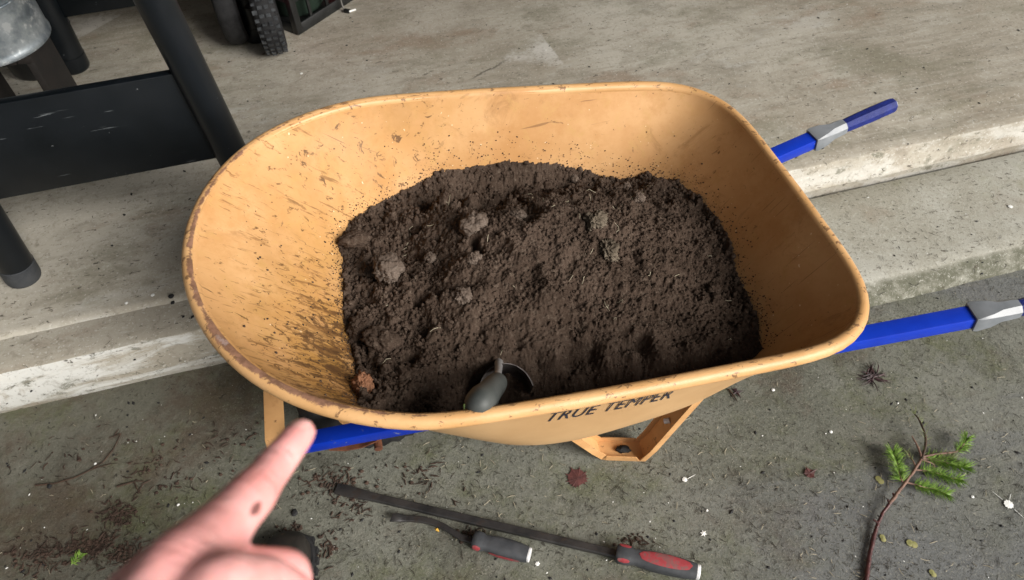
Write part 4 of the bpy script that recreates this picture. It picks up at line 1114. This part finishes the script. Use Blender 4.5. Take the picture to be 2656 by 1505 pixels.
    for jp, wd in ((pip, .0085), (dip, .0050), (mcp, .012)):
        la, lb_ = local(jp); near_ = ms.ramp(ms.math('ABSOLUTE', la), wd, wd*.25)
        wv = ms.n('ShaderNodeCombineXYZ'); ms.put(wv.inputs[0], ms.math('MULTIPLY', la, 620.0)); ms.put(wv.inputs[1], ms.math('MULTIPLY', lb_, 70.0))
        k_ = ms.math('MULTIPLY', ms.ramp(ms.noise(1, 2, .5, wv.outputs[0], .6), .50, .64), near_)
        wr = k_ if wr is None else ms.math('MAXIMUM', wr, k_)
    c = ms.mix(ms.math('MULTIPLY', wr, .3), c, (.50, .20, .175))
    red = None
    for jp, wd in ((pip, .012), (tip, .012)):
        la, lb_ = local(jp); k_ = ms.ramp(ms.math('ABSOLUTE', la), wd, 0, 0, .4); red = k_ if red is None else ms.math('MAXIMUM', red, k_)
    c = ms.mix(red, c, (.82, .30, .27))
    # nail
    la, lb_ = local(tip+(tip-dip).normalized()*.0005+perp*(-.0012))
    nd_ = ms.math('ADD', ms.math('POWER', ms.math('ABSOLUTE', ms.math('DIVIDE', la, .0062)), 2.6), ms.math('POWER', ms.math('ABSOLUTE', ms.math('DIVIDE', lb_, .0042)), 2.6))
    nail = ms.ramp(nd_, 1.05, .9)
    c = ms.mix(ms.math('MULTIPLY', nail, .55), c, (.88, .55, .50)); ms.put(ms.b.inputs['Roughness'], ms.ramp(nail, 0, 1, .5, .3))
    c = ms.mix(ms.math('MULTIPLY', ms.math('MULTIPLY', ms.ramp(nd_, .85, 1.0), ms.ramp(nd_, 1.35, 1.05)), .4), c, (.48, .19, .17))
    c = ms.mix(ms.ramp(dd, 1.15, .5, 0, .85), c, (.10, .035, .028))
    ms.color(c); ms.b.inputs['Subsurface Weight'].default_value = .2; ms.b.inputs['Subsurface Radius'].default_value = (.008, .003, .0015); ms.b.inputs['Subsurface Scale'].default_value = .3
    ms.bump(ms.math('SUBTRACT', ms.math('ADD', ms.noise(160, 4, .6), ms.noise(1, 3, .5, ms.map((90, 90, 400), (.7, .5, 0)))), ms.math('MULTIPLY', wr, 1.5)), .4, .0012)
    hand = link('arm', nm_, ms.m, root, True, 0, Vector(root.location), 180); hand.location = (0, 0, 0)
    hand['label'] = 'bare left hand and forearm, index finger stretched out with a dark dirt mark'
    # boot
    fd = Vector((.04, 1, 0)).normalized(); fs = Vector((fd.y, -fd.x, 0))
    secs = [(0, .012, .030, .020), (.008, .030, .046, .022), (.025, .044, .060, .022), (.05, .0505, .068, .022), (.085, .053, .073, .022), (.115, .052, .084, .022), (.14, .050, .105, .022), (.165, .048, .135, .022)]
    mb = MB(); rings = []
    for s, wv, ht, so in secs:
        c = toe-fd*s; q = []
        for a in np.linspace(0, math.pi, 22): q.append(c+fs*wv*math.copysign(abs(math.cos(a))**.7, math.cos(a))+Vector((0, 0, so+(ht-so)*math.sin(a)**.8+.0012*noise.noise(Vector((a*4, s*60, 0))))))
        rings.append(q)
    for z, r_, y in ((.20, .052, .215), (.24, .05, .225)):
        c = toe-fd*y; rings.append([c+fs*r_*math.cos(a)+fd*r_*math.sin(a)*1.1+Vector((0, 0, z)) for a in np.linspace(0, math.pi, 22)])
    mb.loft(rings, cap=False, closed=False)
    bt = under(root, mb, 'boot', MT['bootm'], sharp=60)
    mb = MB(); pr = [(-.004, .012), (.006, .036), (.025, .050), (.05, .0565), (.09, .059), (.15, .052), (.22, .044), (.27, .043), (.295, .034), (.30, .012)]
    outl = [toe-fd*s+fs*w_ for s, w_ in pr]+[toe-fd*s-fs*w_ for s, w_ in reversed(pr)]
    mb.loft([[p+Vector((0, 0, .001)) for p in outl], [p+Vector((0, 0, .018)) for p in outl], [toe-fd*.13+(p-toe+fd*.13)*.97+Vector((0, 0, .024)) for p in outl]])
    under(root, mb, 'sole', MT['rubber'], bt)
    mb = MB()
    for k in range(13):          # lugs along the edge of the sole
        for sg in (-1, 1):
            s = .012+k*.021; wv = float(np.interp(s, [p[0] for p in pr], [p[1] for p in pr]))
            mb.box(toe-fd*s+fs*sg*(wv+.0005)+Vector((0, 0, .0085)), .010, .012, .014, (fs, fd, Vector((0, 0, 1))))
    k = under(root, mb, 'sole_lugs', MT['rubber'], bt, smooth=False); k['kind'] = 'stuff'
    mb = MB(); c = toe-fd*.09      # toe cap seam
    mb.tube([c+fs*.0535*math.cos(a)+Vector((0, 0, .022+.0535*math.sin(a)**.8)) for a in np.linspace(.05, math.pi-.05, 30)], .0022, 6)
    under(root, mb, 'seam', MT['cap'], bt)
    mb = MB(); h0 = toe-fd*.165
    rings = []
    for z, yy, r_ in ((.105, .0, .072), (.15, -.005, .074), (.22, -.035, .076), (.40, -.155, .082), (.62, -.30, .092)):
        c = h0+fd*(yy-.035)+fs*.01
        rings.append([c+fs*(r_+.004*noise.noise(Vector((a*2, z*9, 2))))*math.cos(a)+fd*(r_+.006*noise.noise(Vector((a*2, z*14, 5))))*math.sin(a)*1.05+Vector((0, 0, z-.02*math.sin(a))) for a in np.linspace(0, 2*math.pi, 36, endpoint=False)])
    mb.loft(rings); under(root, mb, 'trouser_leg', MT['cloth'])
person()

# ------------------------------------------------------------------ pry bars on the driveway
def pry(p0, p1, p2, name, label, hr, bw, bt, curve, red_top, spots):
    a, b_, c = hitd(*p0), hitd(*p1), hitd(*p2)
    for q in (a, b_, c): q.z = 0
    d = (c-a).normalized(); s = Vector((-d.y, d.x, 0)); Z = Vector((0, 0, 1))
    L = (b_-a).dot(d); H = (c-a).dot(d)-L
    root = empty(name, a, label, 'pry bar', 'black pry bars with grey and red grips on the driveway')
    off = lambda x: (b_-a).dot(s)*x/L
    mb = MB(); rings = []
    for t in np.linspace(0, 1, 30):
        x = L*t*1.06; fl = sst(.16, .02, t)
        w_ = bw*(1+.55*fl)*(1 if t > .02 else .92); th = bt*(1-.72*fl)
        z = .006+.008*t+.010*fl*curve; lat = curve*.016*math.sin(min(1, t*1.25)*math.pi)
        cc = a+d*x+s*(off(x)+lat)+Z*z
        rings.append([cc-s*w_/2-Z*th*.35, cc+s*w_/2-Z*th*.35, cc+s*w_/2+Z*th*.35, cc+s*w_*.38+Z*th/2, cc-s*w_*.38+Z*th/2, cc-s*w_/2+Z*th*.35])
    mb.loft(rings); under(root, mb, 'steel_bar', MT['bar'], sharp=25)
    # rounded rectangular grip
    hc = a+d*L+s*off(L)+Z*.001
    def sec(x, w_, h_, up=0):
        q = []
        for an in np.linspace(0, 2*math.pi, 28, endpoint=False):
            q.append(hc+d*x+s*(w_*math.copysign(abs(math.cos(an))**.7, math.cos(an)))+Z*(hr+h_*math.copysign(abs(math.sin(an))**.7, math.sin(an))))
        return q
    k = H
    prof = [(0, .80, .80), (.004, .98, .95), (.10*k, 1.0, .97), (.17*k, .93, .9), (.22*k, .80, .82), (.30*k, .88, .88), (.45*k, 1.0, .98), (.62*k, 1.02, 1.0), (.80*k, .94, .94), (.955*k, .80, .82), (.96*k, .70, .7)]
    g = under(root, MB().loft([sec(x, hr*u, hr*v*.92) for x, u, v in prof]), 'grip', MT['hblack'])
    under(root, MB().loft([sec(x, hr*u, hr*v*.92) for x, u, v in ((.955*k, .60, .62), (.962*k, .74, .76), (.99*k, .74, .76), (k, .66, .68))]), 'striking_cap', MT['striker'], g)
    # red inlays: patches of the grip surface, slightly proud
    def inlay(x0, x1, a0, a1):
        mb = MB(); rows = []
        for t in np.linspace(0, 1, 18):
            x = x0+(x1-x0)*t; u = float(np.interp(x, [p[0] for p in prof], [p[1] for p in prof])); v = float(np.interp(x, [p[0] for p in prof], [p[2] for p in prof]))*.92
            e = max(.03, math.sqrt(max(0, 1-(2*t-1)**2)))**.8; m = (a0+a1)/2; row = []
            for an in np.linspace(m+(a0-m)*e, m+(a1-m)*e, 10):
                row.append(hc+d*x+s*((hr*u+.0007)*math.copysign(abs(math.cos(an))**.7, math.cos(an)))+Z*(hr+(hr*v+.0007)*math.copysign(abs(math.sin(an))**.7, math.sin(an))))
            rows.append(row)
        mb.loft(rows, cap=False, closed=False); under(root, mb, 'red_inlay', MT['red'], g)
    if red_top: inlay(.27*k, .90*k, R(48), R(118))
    else: inlay(.30*k, .85*k, R(168), R(200))
    for sp in spots: inlay(.02*k, .17*k, R(sp[0]), R(sp[1]))
pry((845, 1229), (1545, 1397), (1753, 1443), 'pry_bar', 'long black pry bar with a red inlaid grip, the longer of the two', .0185, .0165, .012, 0, True, ((125, 165), (25, 70)))
pry((985, 1307), (1190, 1364), (1332, 1402), 'pry_bar', 'short curved black pry bar beside the long one, mostly charcoal grip', .0185, .0125, .008, 1, False, ((135, 185),))

# ------------------------------------------------------------------ fir branch
def needle(mb, p, d, L, r_=.0006):
    d = d.normalized(); x = d.orthogonal().normalized(); y = d.cross(x)
    mb.add([p+x*r_*1.4, p-x*r_*.7+y*r_*1.1, p-x*r_*.7-y*r_*1.1, p+d*L*.6+x*r_*1.2, p+d*L*.6-x*r_*.6+y*r_, p+d*L*.6-x*r_*.6-y*r_, p+d*L], [(0, 1, 4, 3), (1, 2, 5, 4), (2, 0, 3, 5), (3, 4, 6), (4, 5, 6), (5, 3, 6)])
def fir():
    def q(x, y, z): 
        p = at(2150+x/3.2, 1050+y/3.2, z); return p
    base = q(310, 1450, .004)
    root = empty('fir_branch', base, 'broken green fir branch with a bare reddish stem lying on the driveway', 'branch')
    st = [q(285, 1560, .004), q(312, 1440, .005), q(335, 1260, .006), q(375, 1080, .007), q(405, 990, .009), q(445, 900, .011), q(515, 810, .014)]
    def jit(pts, rr):
        P2, R2 = [], []
        for i in range(len(pts)-1):
            for t in np.linspace(0, 1, 7, endpoint=False): P2.append(pts[i].lerp(pts[i+1], t)+Vector((random.gauss(0, .0004), random.gauss(0, .0004), 0))); R2.append((rr[i]+(rr[i+1]-rr[i])*t)*random.uniform(.9, 1.12))
        return P2+[pts[-1]], R2+[rr[-1]]
    under(root, MB().tube(*jit(st, [.0048, .0047, .0045, .0041, .0036, .0034, .0033]), 10), 'stem', MT['wetbark'])
    st2 = [q(500, 828, .0135), q(560, 745, .016), q(600, 690, .018), (q(640, 640, .019)), q(690, 570, .021), q(740, 495, .022), q(770, 450, .022)]
    under(root, MB().tube(*jit(st2, [.0034, .0034, .0033, .0032, .0030, .0029, .0027]), 10), 'upper_stem', MT['bark'])
    for x, y, dx, dy in ((500, 815, -14, -30), (408, 985, -40, -35), (540, 760, -10, -30)):
        under(root, MB().tube([q(x, y, .013), q(x+dx, y+dy, .016)], [.0028, .0016], 7), 'twig_stub', MT['wetbark'])
    def twig(pts, r0, r1, n0, dens, L, spread, mat, mm='bark', side=0, flat=.6):
        P_ = [q(*p) for p in pts]
        # resample smooth
        out = []
        for i in range(len(P_)-1):
            for t in np.linspace(0, 1, 8, endpoint=False): 
                p0, p1, p2, p3 = P_[max(i-1, 0)], P_[i], P_[i+1], P_[min(i+2, len(P_)-1)]
                out.append(.5*((2*p1)+(p2-p0)*t+(2*p0-5*p1+4*p2-p3)*t*t+(3*p1-p0-3*p2+p3)*t**3))
        out.append(P_[-1]); n = len(out)
        tw = under(root, MB().tube(out, list(np.linspace(r0, r1, n)), 7), 'twig', MT[mm])
        mb = MB()
        if dens:
            for i in range(int(n0*n), n):
                d = (out[min(i+1, n-1)]-out[max(i-1, 0)]).normalized(); sd = d.cross(Vector((0, 0, 1))).normalized()
                k = dens if i < n-2 else dens*3
                for _ in range(k):
                    a = random.choice((-1, 1)) if side == 0 else (side if random.random() < .85 else -side)
                    v = d*random.uniform(.1, .95)*(1.6 if i >= n-2 else 1)+sd*a*random.uniform(.25, 1)*spread+Vector((0, 0, random.gauss(.25, flat*.75)))
                    p = out[i]+d*random.uniform(-.003, .003)
                    l = L*random.uniform(.5, 1.1)
                    if p.z+v.normalized().z*l < .0015: v.z = abs(v.z)*.2
                    needle(mb, p, v, l, .0005)
            nd = under(root, mb, 'needles', MT[mat], tw, smooth=False); nd['kind'] = 'stuff'
        return out
    twig([(770, 455, .022), (803, 330, .026), (792, 230, .03), (745, 120, .032), (708, 75, .033)], .0034, .0012, .12, 1, .020, .9, 'firdull', 'twig')
    twig([(770, 440, .022), (742, 360, .026), (712, 300, .028), (688, 260, .03)], .0026, .0012, .9, 0, .015, 1, 'firdull')
    twig([(770, 448, .022), (800, 428, .022), (900, 408, .022), (1050, 390, .022), (1105, 345, .022), (1140, 285, .022)], .0030, .0014, .62, 9, .022, 1, 'fir')
    twig([(770, 455, .022), (825, 475, .02), (860, 490, .018), (876, 515, .016), (870, 545, .014)], .0022, .001, .5, 1, .012, 1, 'firdull')
    twig([(775, 450, .020), (850, 452, .014), (950, 475, .012), (1050, 510, .012), (1125, 520, .012)], .0024, .0010, .18, 9, .027, 1, 'fir')
    twig([(840, 460, .014), (930, 440, .013), (1010, 445, .013)], .0018, .0010, .1, 7, .025, 1, 'firdull')
    twig([(715, 540, .02), (790, 548, .017), (900, 572, .014), (980, 600, .012), (1070, 620, .012)], .0024, .0010, .20, 8, .024, 1, 'fir')
    twig([(645, 645, .019), (720, 665, .016), (800, 690, .012), (880, 705, .010), (965, 738, .009)], .0024, .0010, .22, 8, .025, 1, 'fir')
    twig([(612, 645, .018), (585, 590, .02), (572, 520, .02), (555, 455, .02), (535, 405, .02)], .0024, .0010, .1, 9, .027, 1.15, 'fir')
    twig([(720, 515, .021), (700, 470, .022), (665, 420, .022), (640, 392, .022)], .002, .0008, .25, 1, .016, .8, 'firdull')
fir()

# ------------------------------------------------------------------ small things on the ground
def leaf_shape(name, c, r_, pts, mat, label, cat='leaf', grp=None, rot=0.0, curl=.15):
    "star / palm outline, a thin curled sheet"
    c = Vector(c); mb = MB(); n = len(pts); q = [c+Vector((0, 0, .0035))]; 
    for a, m in pts:
        h = .002+curl*r_*m*m*(.5+.5*noise.noise(Vector((a*2, c.x*9, c.y*7))))
        x, y = c.x+r_*m*math.cos(a+rot), c.y+r_*m*math.sin(a+rot); q.append(Vector((x, y, gz(x, y)+max(.0012, h))))
    q[0].z = gz(c.x, c.y)+.0035
    top = [tuple(v) for v in q]; bot = [(v.x, v.y, v.z-.0006) for v in q]
    fs = [(0, 1+i, 1+(i+1) % n) for i in range(n)]+[(n+1, n+2+(i+1) % n, n+2+i) for i in range(n)]+[(1+i, n+2+i, n+2+(i+1) % n, 1+(i+1) % n) for i in range(n)]
    mb.add(top+bot, fs); o = mb.build(name, MT[mat], None, False, 0, c); return tag(o, label, cat, grp)
def palm(lobes, deep=.35, spread=2.0*math.pi*.86):
    pts = []
    for i in range(lobes):
        a = -spread/2+spread*i/(lobes-1) if lobes > 1 else 0; m = 1-.35*abs(i-(lobes-1)/2)/((lobes-1)/2)
        pts += [(a-.10, m*.72), (a, m), (a+.10, m*.72)]
        if i < lobes-1: pts.append((a+spread/(lobes-1)/2, deep))
    return pts
leaf_shape('maple_leaf', hitd(1450, 1203), .033, palm(9, .66), 'maroon', 'flat maroon maple leaf above the long pry bar', 'leaf', 'maroon leaves on the driveway', 2.0, .05)
leaf_shape('maple_leaf', hitd(2030, 1190), .020, palm(5, .5), 'maroon', 'small crumpled maroon leaf left of the fir branch', 'leaf', 'maroon leaves on the driveway', .4, .5)
def shred(c, n, r_, label):
    root = empty('dried_leaf', c, label, 'leaf', 'maroon leaves on the driveway'); mb = MB()
    for k in range(n):
        a = 2*math.pi*k/n+random.gauss(0, .25); L = r_*random.uniform(.35, 1.0); p = Vector(c)+Vector((random.gauss(0, r_*.1), random.gauss(0, r_*.1), .003)); pts = [p]
        for q in range(3):
            a += random.gauss(0, .35); p = p+Vector((math.cos(a), math.sin(a), 0))*L/3; pts.append(Vector((p.x, p.y, gz(p.x, p.y)+.001+abs(random.gauss(0, .003)))))
        mb.tube(pts, [.0014, .0018, .0011, .0004], 4)
    under(root, mb, 'leaf_lobes', MT['dkmaroon'], smooth=False)
shred(hitd(2188, 945), 30, .050, 'dark spiky shrivelled maroon leaf below the nearer blue handle rail')
leaf_shape('maple_leaf', hitd(1848, 985), .020, palm(5, .2), 'dkmaroon', 'dark maroon leaf scrap at the shadow edge behind the leg strap', 'leaf', 'maroon leaves on the driveway', 5, .3)
ov = [(a, .55+.45*abs(math.cos(a))) for a in np.linspace(0, 2*math.pi, 12, endpoint=False)]
for p, r_, lb in (((2207, 1206), .010, 'small yellow green leaf left of the fir branch needles'), ((2288, 1366), .011, 'small yellow green leaf right of the bare fir stem'), ((2215, 1352), .008, 'tiny dull green leaf close to the bare fir stem'), ((2340, 1440), .008, 'dull little leaf near the bottom edge right of the stem')):
    leaf_shape('small_leaf', hitd(*p), r_, ov, 'yleaf', lb, 'leaf', 'small yellow green leaves', random.uniform(0, 3), .1)
q_ = hitd(1098, 1336); o = MB().tube([q_+Vector((-.004, .003, .013)), q_+Vector((0, 0, .0145)), q_+Vector((.005, -.004, .013))], [.0012, .0035, .0010], 6).build('yellow_fleck', MT['yfleck'], None, True, 0, q_); tag(o, 'yellow plant fleck lying on the short curved pry bar', 'fleck')
star = lambda k, d: [x for i in range(k) for x in ((2*math.pi*i/k, 1), (2*math.pi*(i+.5)/k, d))]
BL = [(1765, 1340, .0085, 6, 'white star shaped petal right of the long pry bar'), (1718, 1205, .007, 7, 'white blossom with a stalk above the star shaped petal'), (2530, 1267, .0115, 7, 'largest white splash near the right edge below the fir branch'),
      (1349, 1416, .006, 3, 'white petal beside the cap of the short pry bar'), (384, 742, .006, 5, 'white fleck on the slab left of the barrow nose'), (318, 762, .005, 4, 'white curved fleck on the slab left of the barrow nose'), (2085, 1085, .0045, 6, 'round white fleck left of the fir branch tip'),
      (1774, 1282, .0035, 5, 'tiny white fleck above the star shaped petal'), (2440, 1248, .004, 5, 'tiny white fleck left of the white splash'), (1940, 980, .005, 4, 'white fleck below the nearer tray corner'), (240, 1165, .004, 5, 'white fleck on the ground left of the barrow'),
      (757, 186, .006, 5, 'white fleck on the slab above the tray'), (1208, 1305, .004, 5, 'white fleck between the two pry bars'), (448, 1268, .004, 5, 'white fleck left of the pointing finger'), (2535, 520, .008, 4, 'pale fleck on the concrete ledge at the right')]
for x, y, r_, k, lb in BL:
    leaf_shape('white_petal', hitd(x, y), r_*.85, star(k, .5) if k == 6 and r_ > .007 else star(k+3, random.uniform(.68, .85)), 'white', lb, 'petal', 'white petals and flecks on the ground', random.uniform(0, 3), .2)
# stalk rays of the white splash
for x, y, x2, y2, lb in ((2515, 1255, 2490, 1235, 'thin white stalk pointing up left from the white splash'), (2545, 1280, 2568, 1300, 'longest thin white stalk, pointing down right from the white splash'), (2532, 1255, 2536, 1240, 'shortest white stalk above the white splash'), (1725, 1203, 1745, 1192, 'thin white stalk of the blossom right of the leg strap')):
    a, b_ = hitd(x, y), hitd(x2, y2); o = MB().tube([a+Vector((0, 0, .002)), b_+Vector((0, 0, .0015))], [.0007, .0004], 6).build('petal_stalk', MT['white'], None, True, 0, a)
    tag(o, lb, 'stalk', 'thin white stalks')
# dark chips and the lump on the leg strap
def small_lump(px, py, r_, mat, label, cat, name, sq=(1, 1, .5), seed=None, grp=None):
    p = hitd(px, py); me = lump_mesh(name, r_, seed or random.randrange(99), .3, 3, sq, .1); me.materials.append(MT[mat]); me.shade_smooth()
    o = bpy.data.objects.new(name, me); COL.objects.link(o); o.location = p+Vector((0, 0, r_*sq[2]*.55)); o.rotation_euler.z = random.uniform(0, 6); return tag(o, label, cat, grp)
small_lump(430, 745, .0065, 'chip', 'square black chip on the slab close to the barrow nose', 'chip', 'bark_chip', (1, 1, .6), grp='black chips')
small_lump(434, 761, .005, 'chip', 'smaller black chip just in front of the square one on the slab', 'chip', 'bark_chip', (1, .8, .6), grp='black chips')
small_lump(740, 1288, .0075, 'chip', 'black chip on the driveway right of the pointing finger', 'chip', 'bark_chip', (1, .8, .5), grp='black chips')
small_lump(125, 1220, .006, 'chip', 'black chip at the end of the long dry twig', 'chip', 'bark_chip', (1.2, .8, .6), grp='black chips')
small_lump(312, 540, .004, 'chip', 'tiny black chip on the slab under the black table', 'chip', 'bark_chip', (1, .7, .6), grp='black chips')
me = lump_mesh('dark_clump', .012, 61, .45, 3, (1.25, .7, .55), .12); me.materials.append(MT['chip']); me.shade_smooth()
o = bpy.data.objects.new('dark_clump', me); COL.objects.link(o); o.matrix_world = BM @ (Matrix.Translation(leg_mid+Vector((0, 0, .005))) @ Matrix.Rotation(-.3, 4, 'Z')); tag(o, 'dark clump lying on the foot of the tan leg strap', 'clump')
# dry twigs
def ground_path(pts, z=.003): return [hitd(*p)+Vector((0, 0, z)) for p in pts]
def dry(label, main, sides, r_=.0022):
    P_ = ground_path(main); root = empty('dry_twig', P_[0], label, 'twig', 'dry twigs on the ground')
    under(root, MB().tube(P_, list(np.linspace(r_, r_*.5, len(P_))), 7), 'stem', MT['twig'])
    for s in sides: under(root, MB().tube(ground_path(s), list(np.linspace(r_*.7, r_*.4, len(s))), 6), 'side_shoot', MT['twig'])
dry('long dry forked twig on the ground left of the barrow', [(90, 1220), (140, 1215), (190, 1200), (225, 1183), (262, 1160), (287, 1128), (305, 1090)], [[(230, 1180), (250, 1174), (282, 1165)], [(305, 1090), (290, 1096), (275, 1101)], [(165, 1205), (170, 1215), (178, 1220)]])
dry('short dark twig left of the pointing finger', [(295, 1223), (330, 1213), (345, 1208)], [[(345, 1208), (362, 1210)], [(338, 1210), (345, 1228), (355, 1240)]], .0026)
dry('dark maroon twig showing below the near tray side', [(1828, 978), (1842, 996), (1850, 1010)], [[(1838, 990), (1838, 1000)]], .002)
# fir sprig
def sprig():
    p = hitd(193, 1405); root = empty('fir_sprig', p, 'tiny bright green fir sprig at the lower left', 'sprig'); mb = MB(); d = Vector((.5, .8, 0)).normalized(); s = Vector((d.y, -d.x, 0))
    under(root, MB().tube([p-d*.014+Vector((0, 0, .002)), p+d*.014+Vector((0, 0, .004))], [.0012, .0008], 6), 'stem', MT['firdull'])
    for i in range(34):
        t = random.uniform(-.012, .014); a = random.choice((-1, 1)); needle(mb, p+d*t+Vector((0, 0, .003)), d*random.uniform(.2, .9)+s*a*random.uniform(.4, 1)+Vector((0, 0, random.uniform(0, .3))), random.uniform(.010, .017), .0008)
    k = under(root, mb, 'needles', MT['fir'], smooth=False); k['kind'] = 'stuff'
sprig()
# fallen needles, straws and grit: nobody could count them
def litter(name, mat, N, Lr, r_, dens, label, lift=.0012):
    mb = MB(); made = 0; tries = 0
    while made < N and tries < N*30:
        tries += 1
        px_, py_ = random.uniform(-150, 2800), random.uniform(120, 1650)
        if random.random() > dens(px_, py_): continue
        p = hit(px_, py_)
        if p is None: continue
        a = random.uniform(0, math.pi*2); L = Lr[0]+(Lr[1]-Lr[0])*random.random()**1.5; bend = random.gauss(0, .35)
        d = Vector((math.cos(a), math.sin(a), 0)); d2 = Vector((math.cos(a+bend), math.sin(a+bend), 0))
        q = [p, p+d*L*.5, p+d*L*.5+d2*L*.5]; q = [Vector((v.x, v.y, gz(v.x, v.y)+lift+random.uniform(0, .002))) for v in q]
        if max(v.z for v in q)-min(v.z for v in q) > .012: continue
        mb.tube(q, [r_*.7, r_, r_*.5], 4); made += 1
    o = mb.build(name, MT[mat]); return tag(o, label, None, None, 'stuff')
slabz = lambda p: p is not None
def dn(x, y):
    p = hit(x, y)
    if p is None: return 0
    if p.z > .1: return .05
    if p.z > .012: return .30
    cl = sst(.40, .62, .5+.5*noise.noise(Vector((p.x*4, p.y*4, 7))))
    return (.2+.8*cl)*(.6+.4*sst(900, 300, x)*sst(1050, 1250, y))
litter('fallen_needles', 'needle', 2000, (.005, .020), .00065, dn, 'dark fallen conifer needles strewn over the ground')
def ds(x, y):
    p = hit(x, y)
    if p is None or p.z > .1: return 0
    cl = sst(.42, .62, .5+.5*noise.noise(Vector((p.x*5, p.y*5, 2))))
    return .15*cl if p.z > .012 else (.15+.85*cl)*(.9 if x > 900 else .35)
litter('pale_straws', 'straw', 420, (.005, .019), .0007, ds, 'pale dry needles and straws strewn over the driveway')
def mulch():
    mb = MB()
    CL = [(235, 1375, 90, 30, 260), (300, 1290, 45, 35, 130), (90, 1400, 70, 45, 110), (400, 1190, 90, 60, 70), (840, 1215, 70, 35, 130), (880, 1265, 50, 40, 60), (560, 1120, 120, 60, 50), (1050, 1190, 90, 40, 50), (170, 1140, 150, 60, 40), (330, 1400, 60, 30, 120), (1180, 1345, 35, 20, 40), (1600, 1360, 45, 18, 30), (820, 1380, 30, 40, 40), (730, 1330, 30, 20, 30)]
    for x, y, sx, sy, n in CL:
        for _ in range(n):
            p = hitd(random.gauss(x, sx*.55), random.gauss(y, sy*.55))
            if p is None or p.z > .1: continue
            if random.random() < .6:
                a = random.uniform(0, 6.3); L = random.uniform(.004, .022); d = Vector((math.cos(a), math.sin(a), random.uniform(-.05, .25))); s = Vector((-d.y, d.x, 0)); w_ = random.uniform(.0005, .0021)
                q0 = p+Vector((0, 0, .0015)); q1 = q0+d*L*.5+s*random.gauss(0, L*.1); q2 = q0+d*L+s*random.gauss(0, L*.15)
                mb.tube([q0, q1, q2], [w_*.6, w_, w_*.4], 5)
            else:
                vs, fs = random.choice(TPL); r_ = .0012*(4.0**random.random()); mb.add([p+v*r_+Vector((0, 0, r_*.4)) for v in vs], fs)
    o = mb.build('mulch_crumbs', MT['mulch']); tag(o, 'brown mulch and bark crumbs gathered on the ground at the lower left', None, None, 'stuff')
mulch()
def grit(name, mat, N, r0, r1, dens, label):
    mb = MB(); base = [Vector(v) for v in ((1, 0, 0), (-1, 0, 0), (0, 1, 0), (0, -1, 0), (0, 0, 1), (0, 0, -1))]; fs = [(0, 2, 4), (2, 1, 4), (1, 3, 4), (3, 0, 4), (2, 0, 5), (1, 2, 5), (3, 1, 5), (0, 3, 5)]
    made = 0; tries = 0
    while made < N and tries < N*30:
        tries += 1; x, y = random.uniform(-100, 2760), random.uniform(-40, 1600)
        if random.random() > dens(x, y): continue
        p = hit(x, y)
        if p is None: continue
        r_ = r0*(r1/r0)**(random.random()**2); a = random.uniform(0, 3); st = random.uniform(1, 2.2)
        mb.add([p+Vector(((v.x*st*math.cos(a)-v.y*math.sin(a))*r_, (v.x*st*math.sin(a)+v.y*math.cos(a))*r_, v.z*r_*.6+r_*.3)) for v in base], fs); made += 1
    o = mb.build(name, MT[mat], None, False); tag(o, label, None, None, 'stuff')
grit('dark_grit', 'chip', 1100, .0009, .0040, lambda x, y: 1, 'small dark specks of grit and debris on the concrete')
grit('pale_grit', 'white', 230, .0006, .0020, lambda x, y: 1 if y > 900 or x > 2300 else .35, 'tiny white specks on the ground')
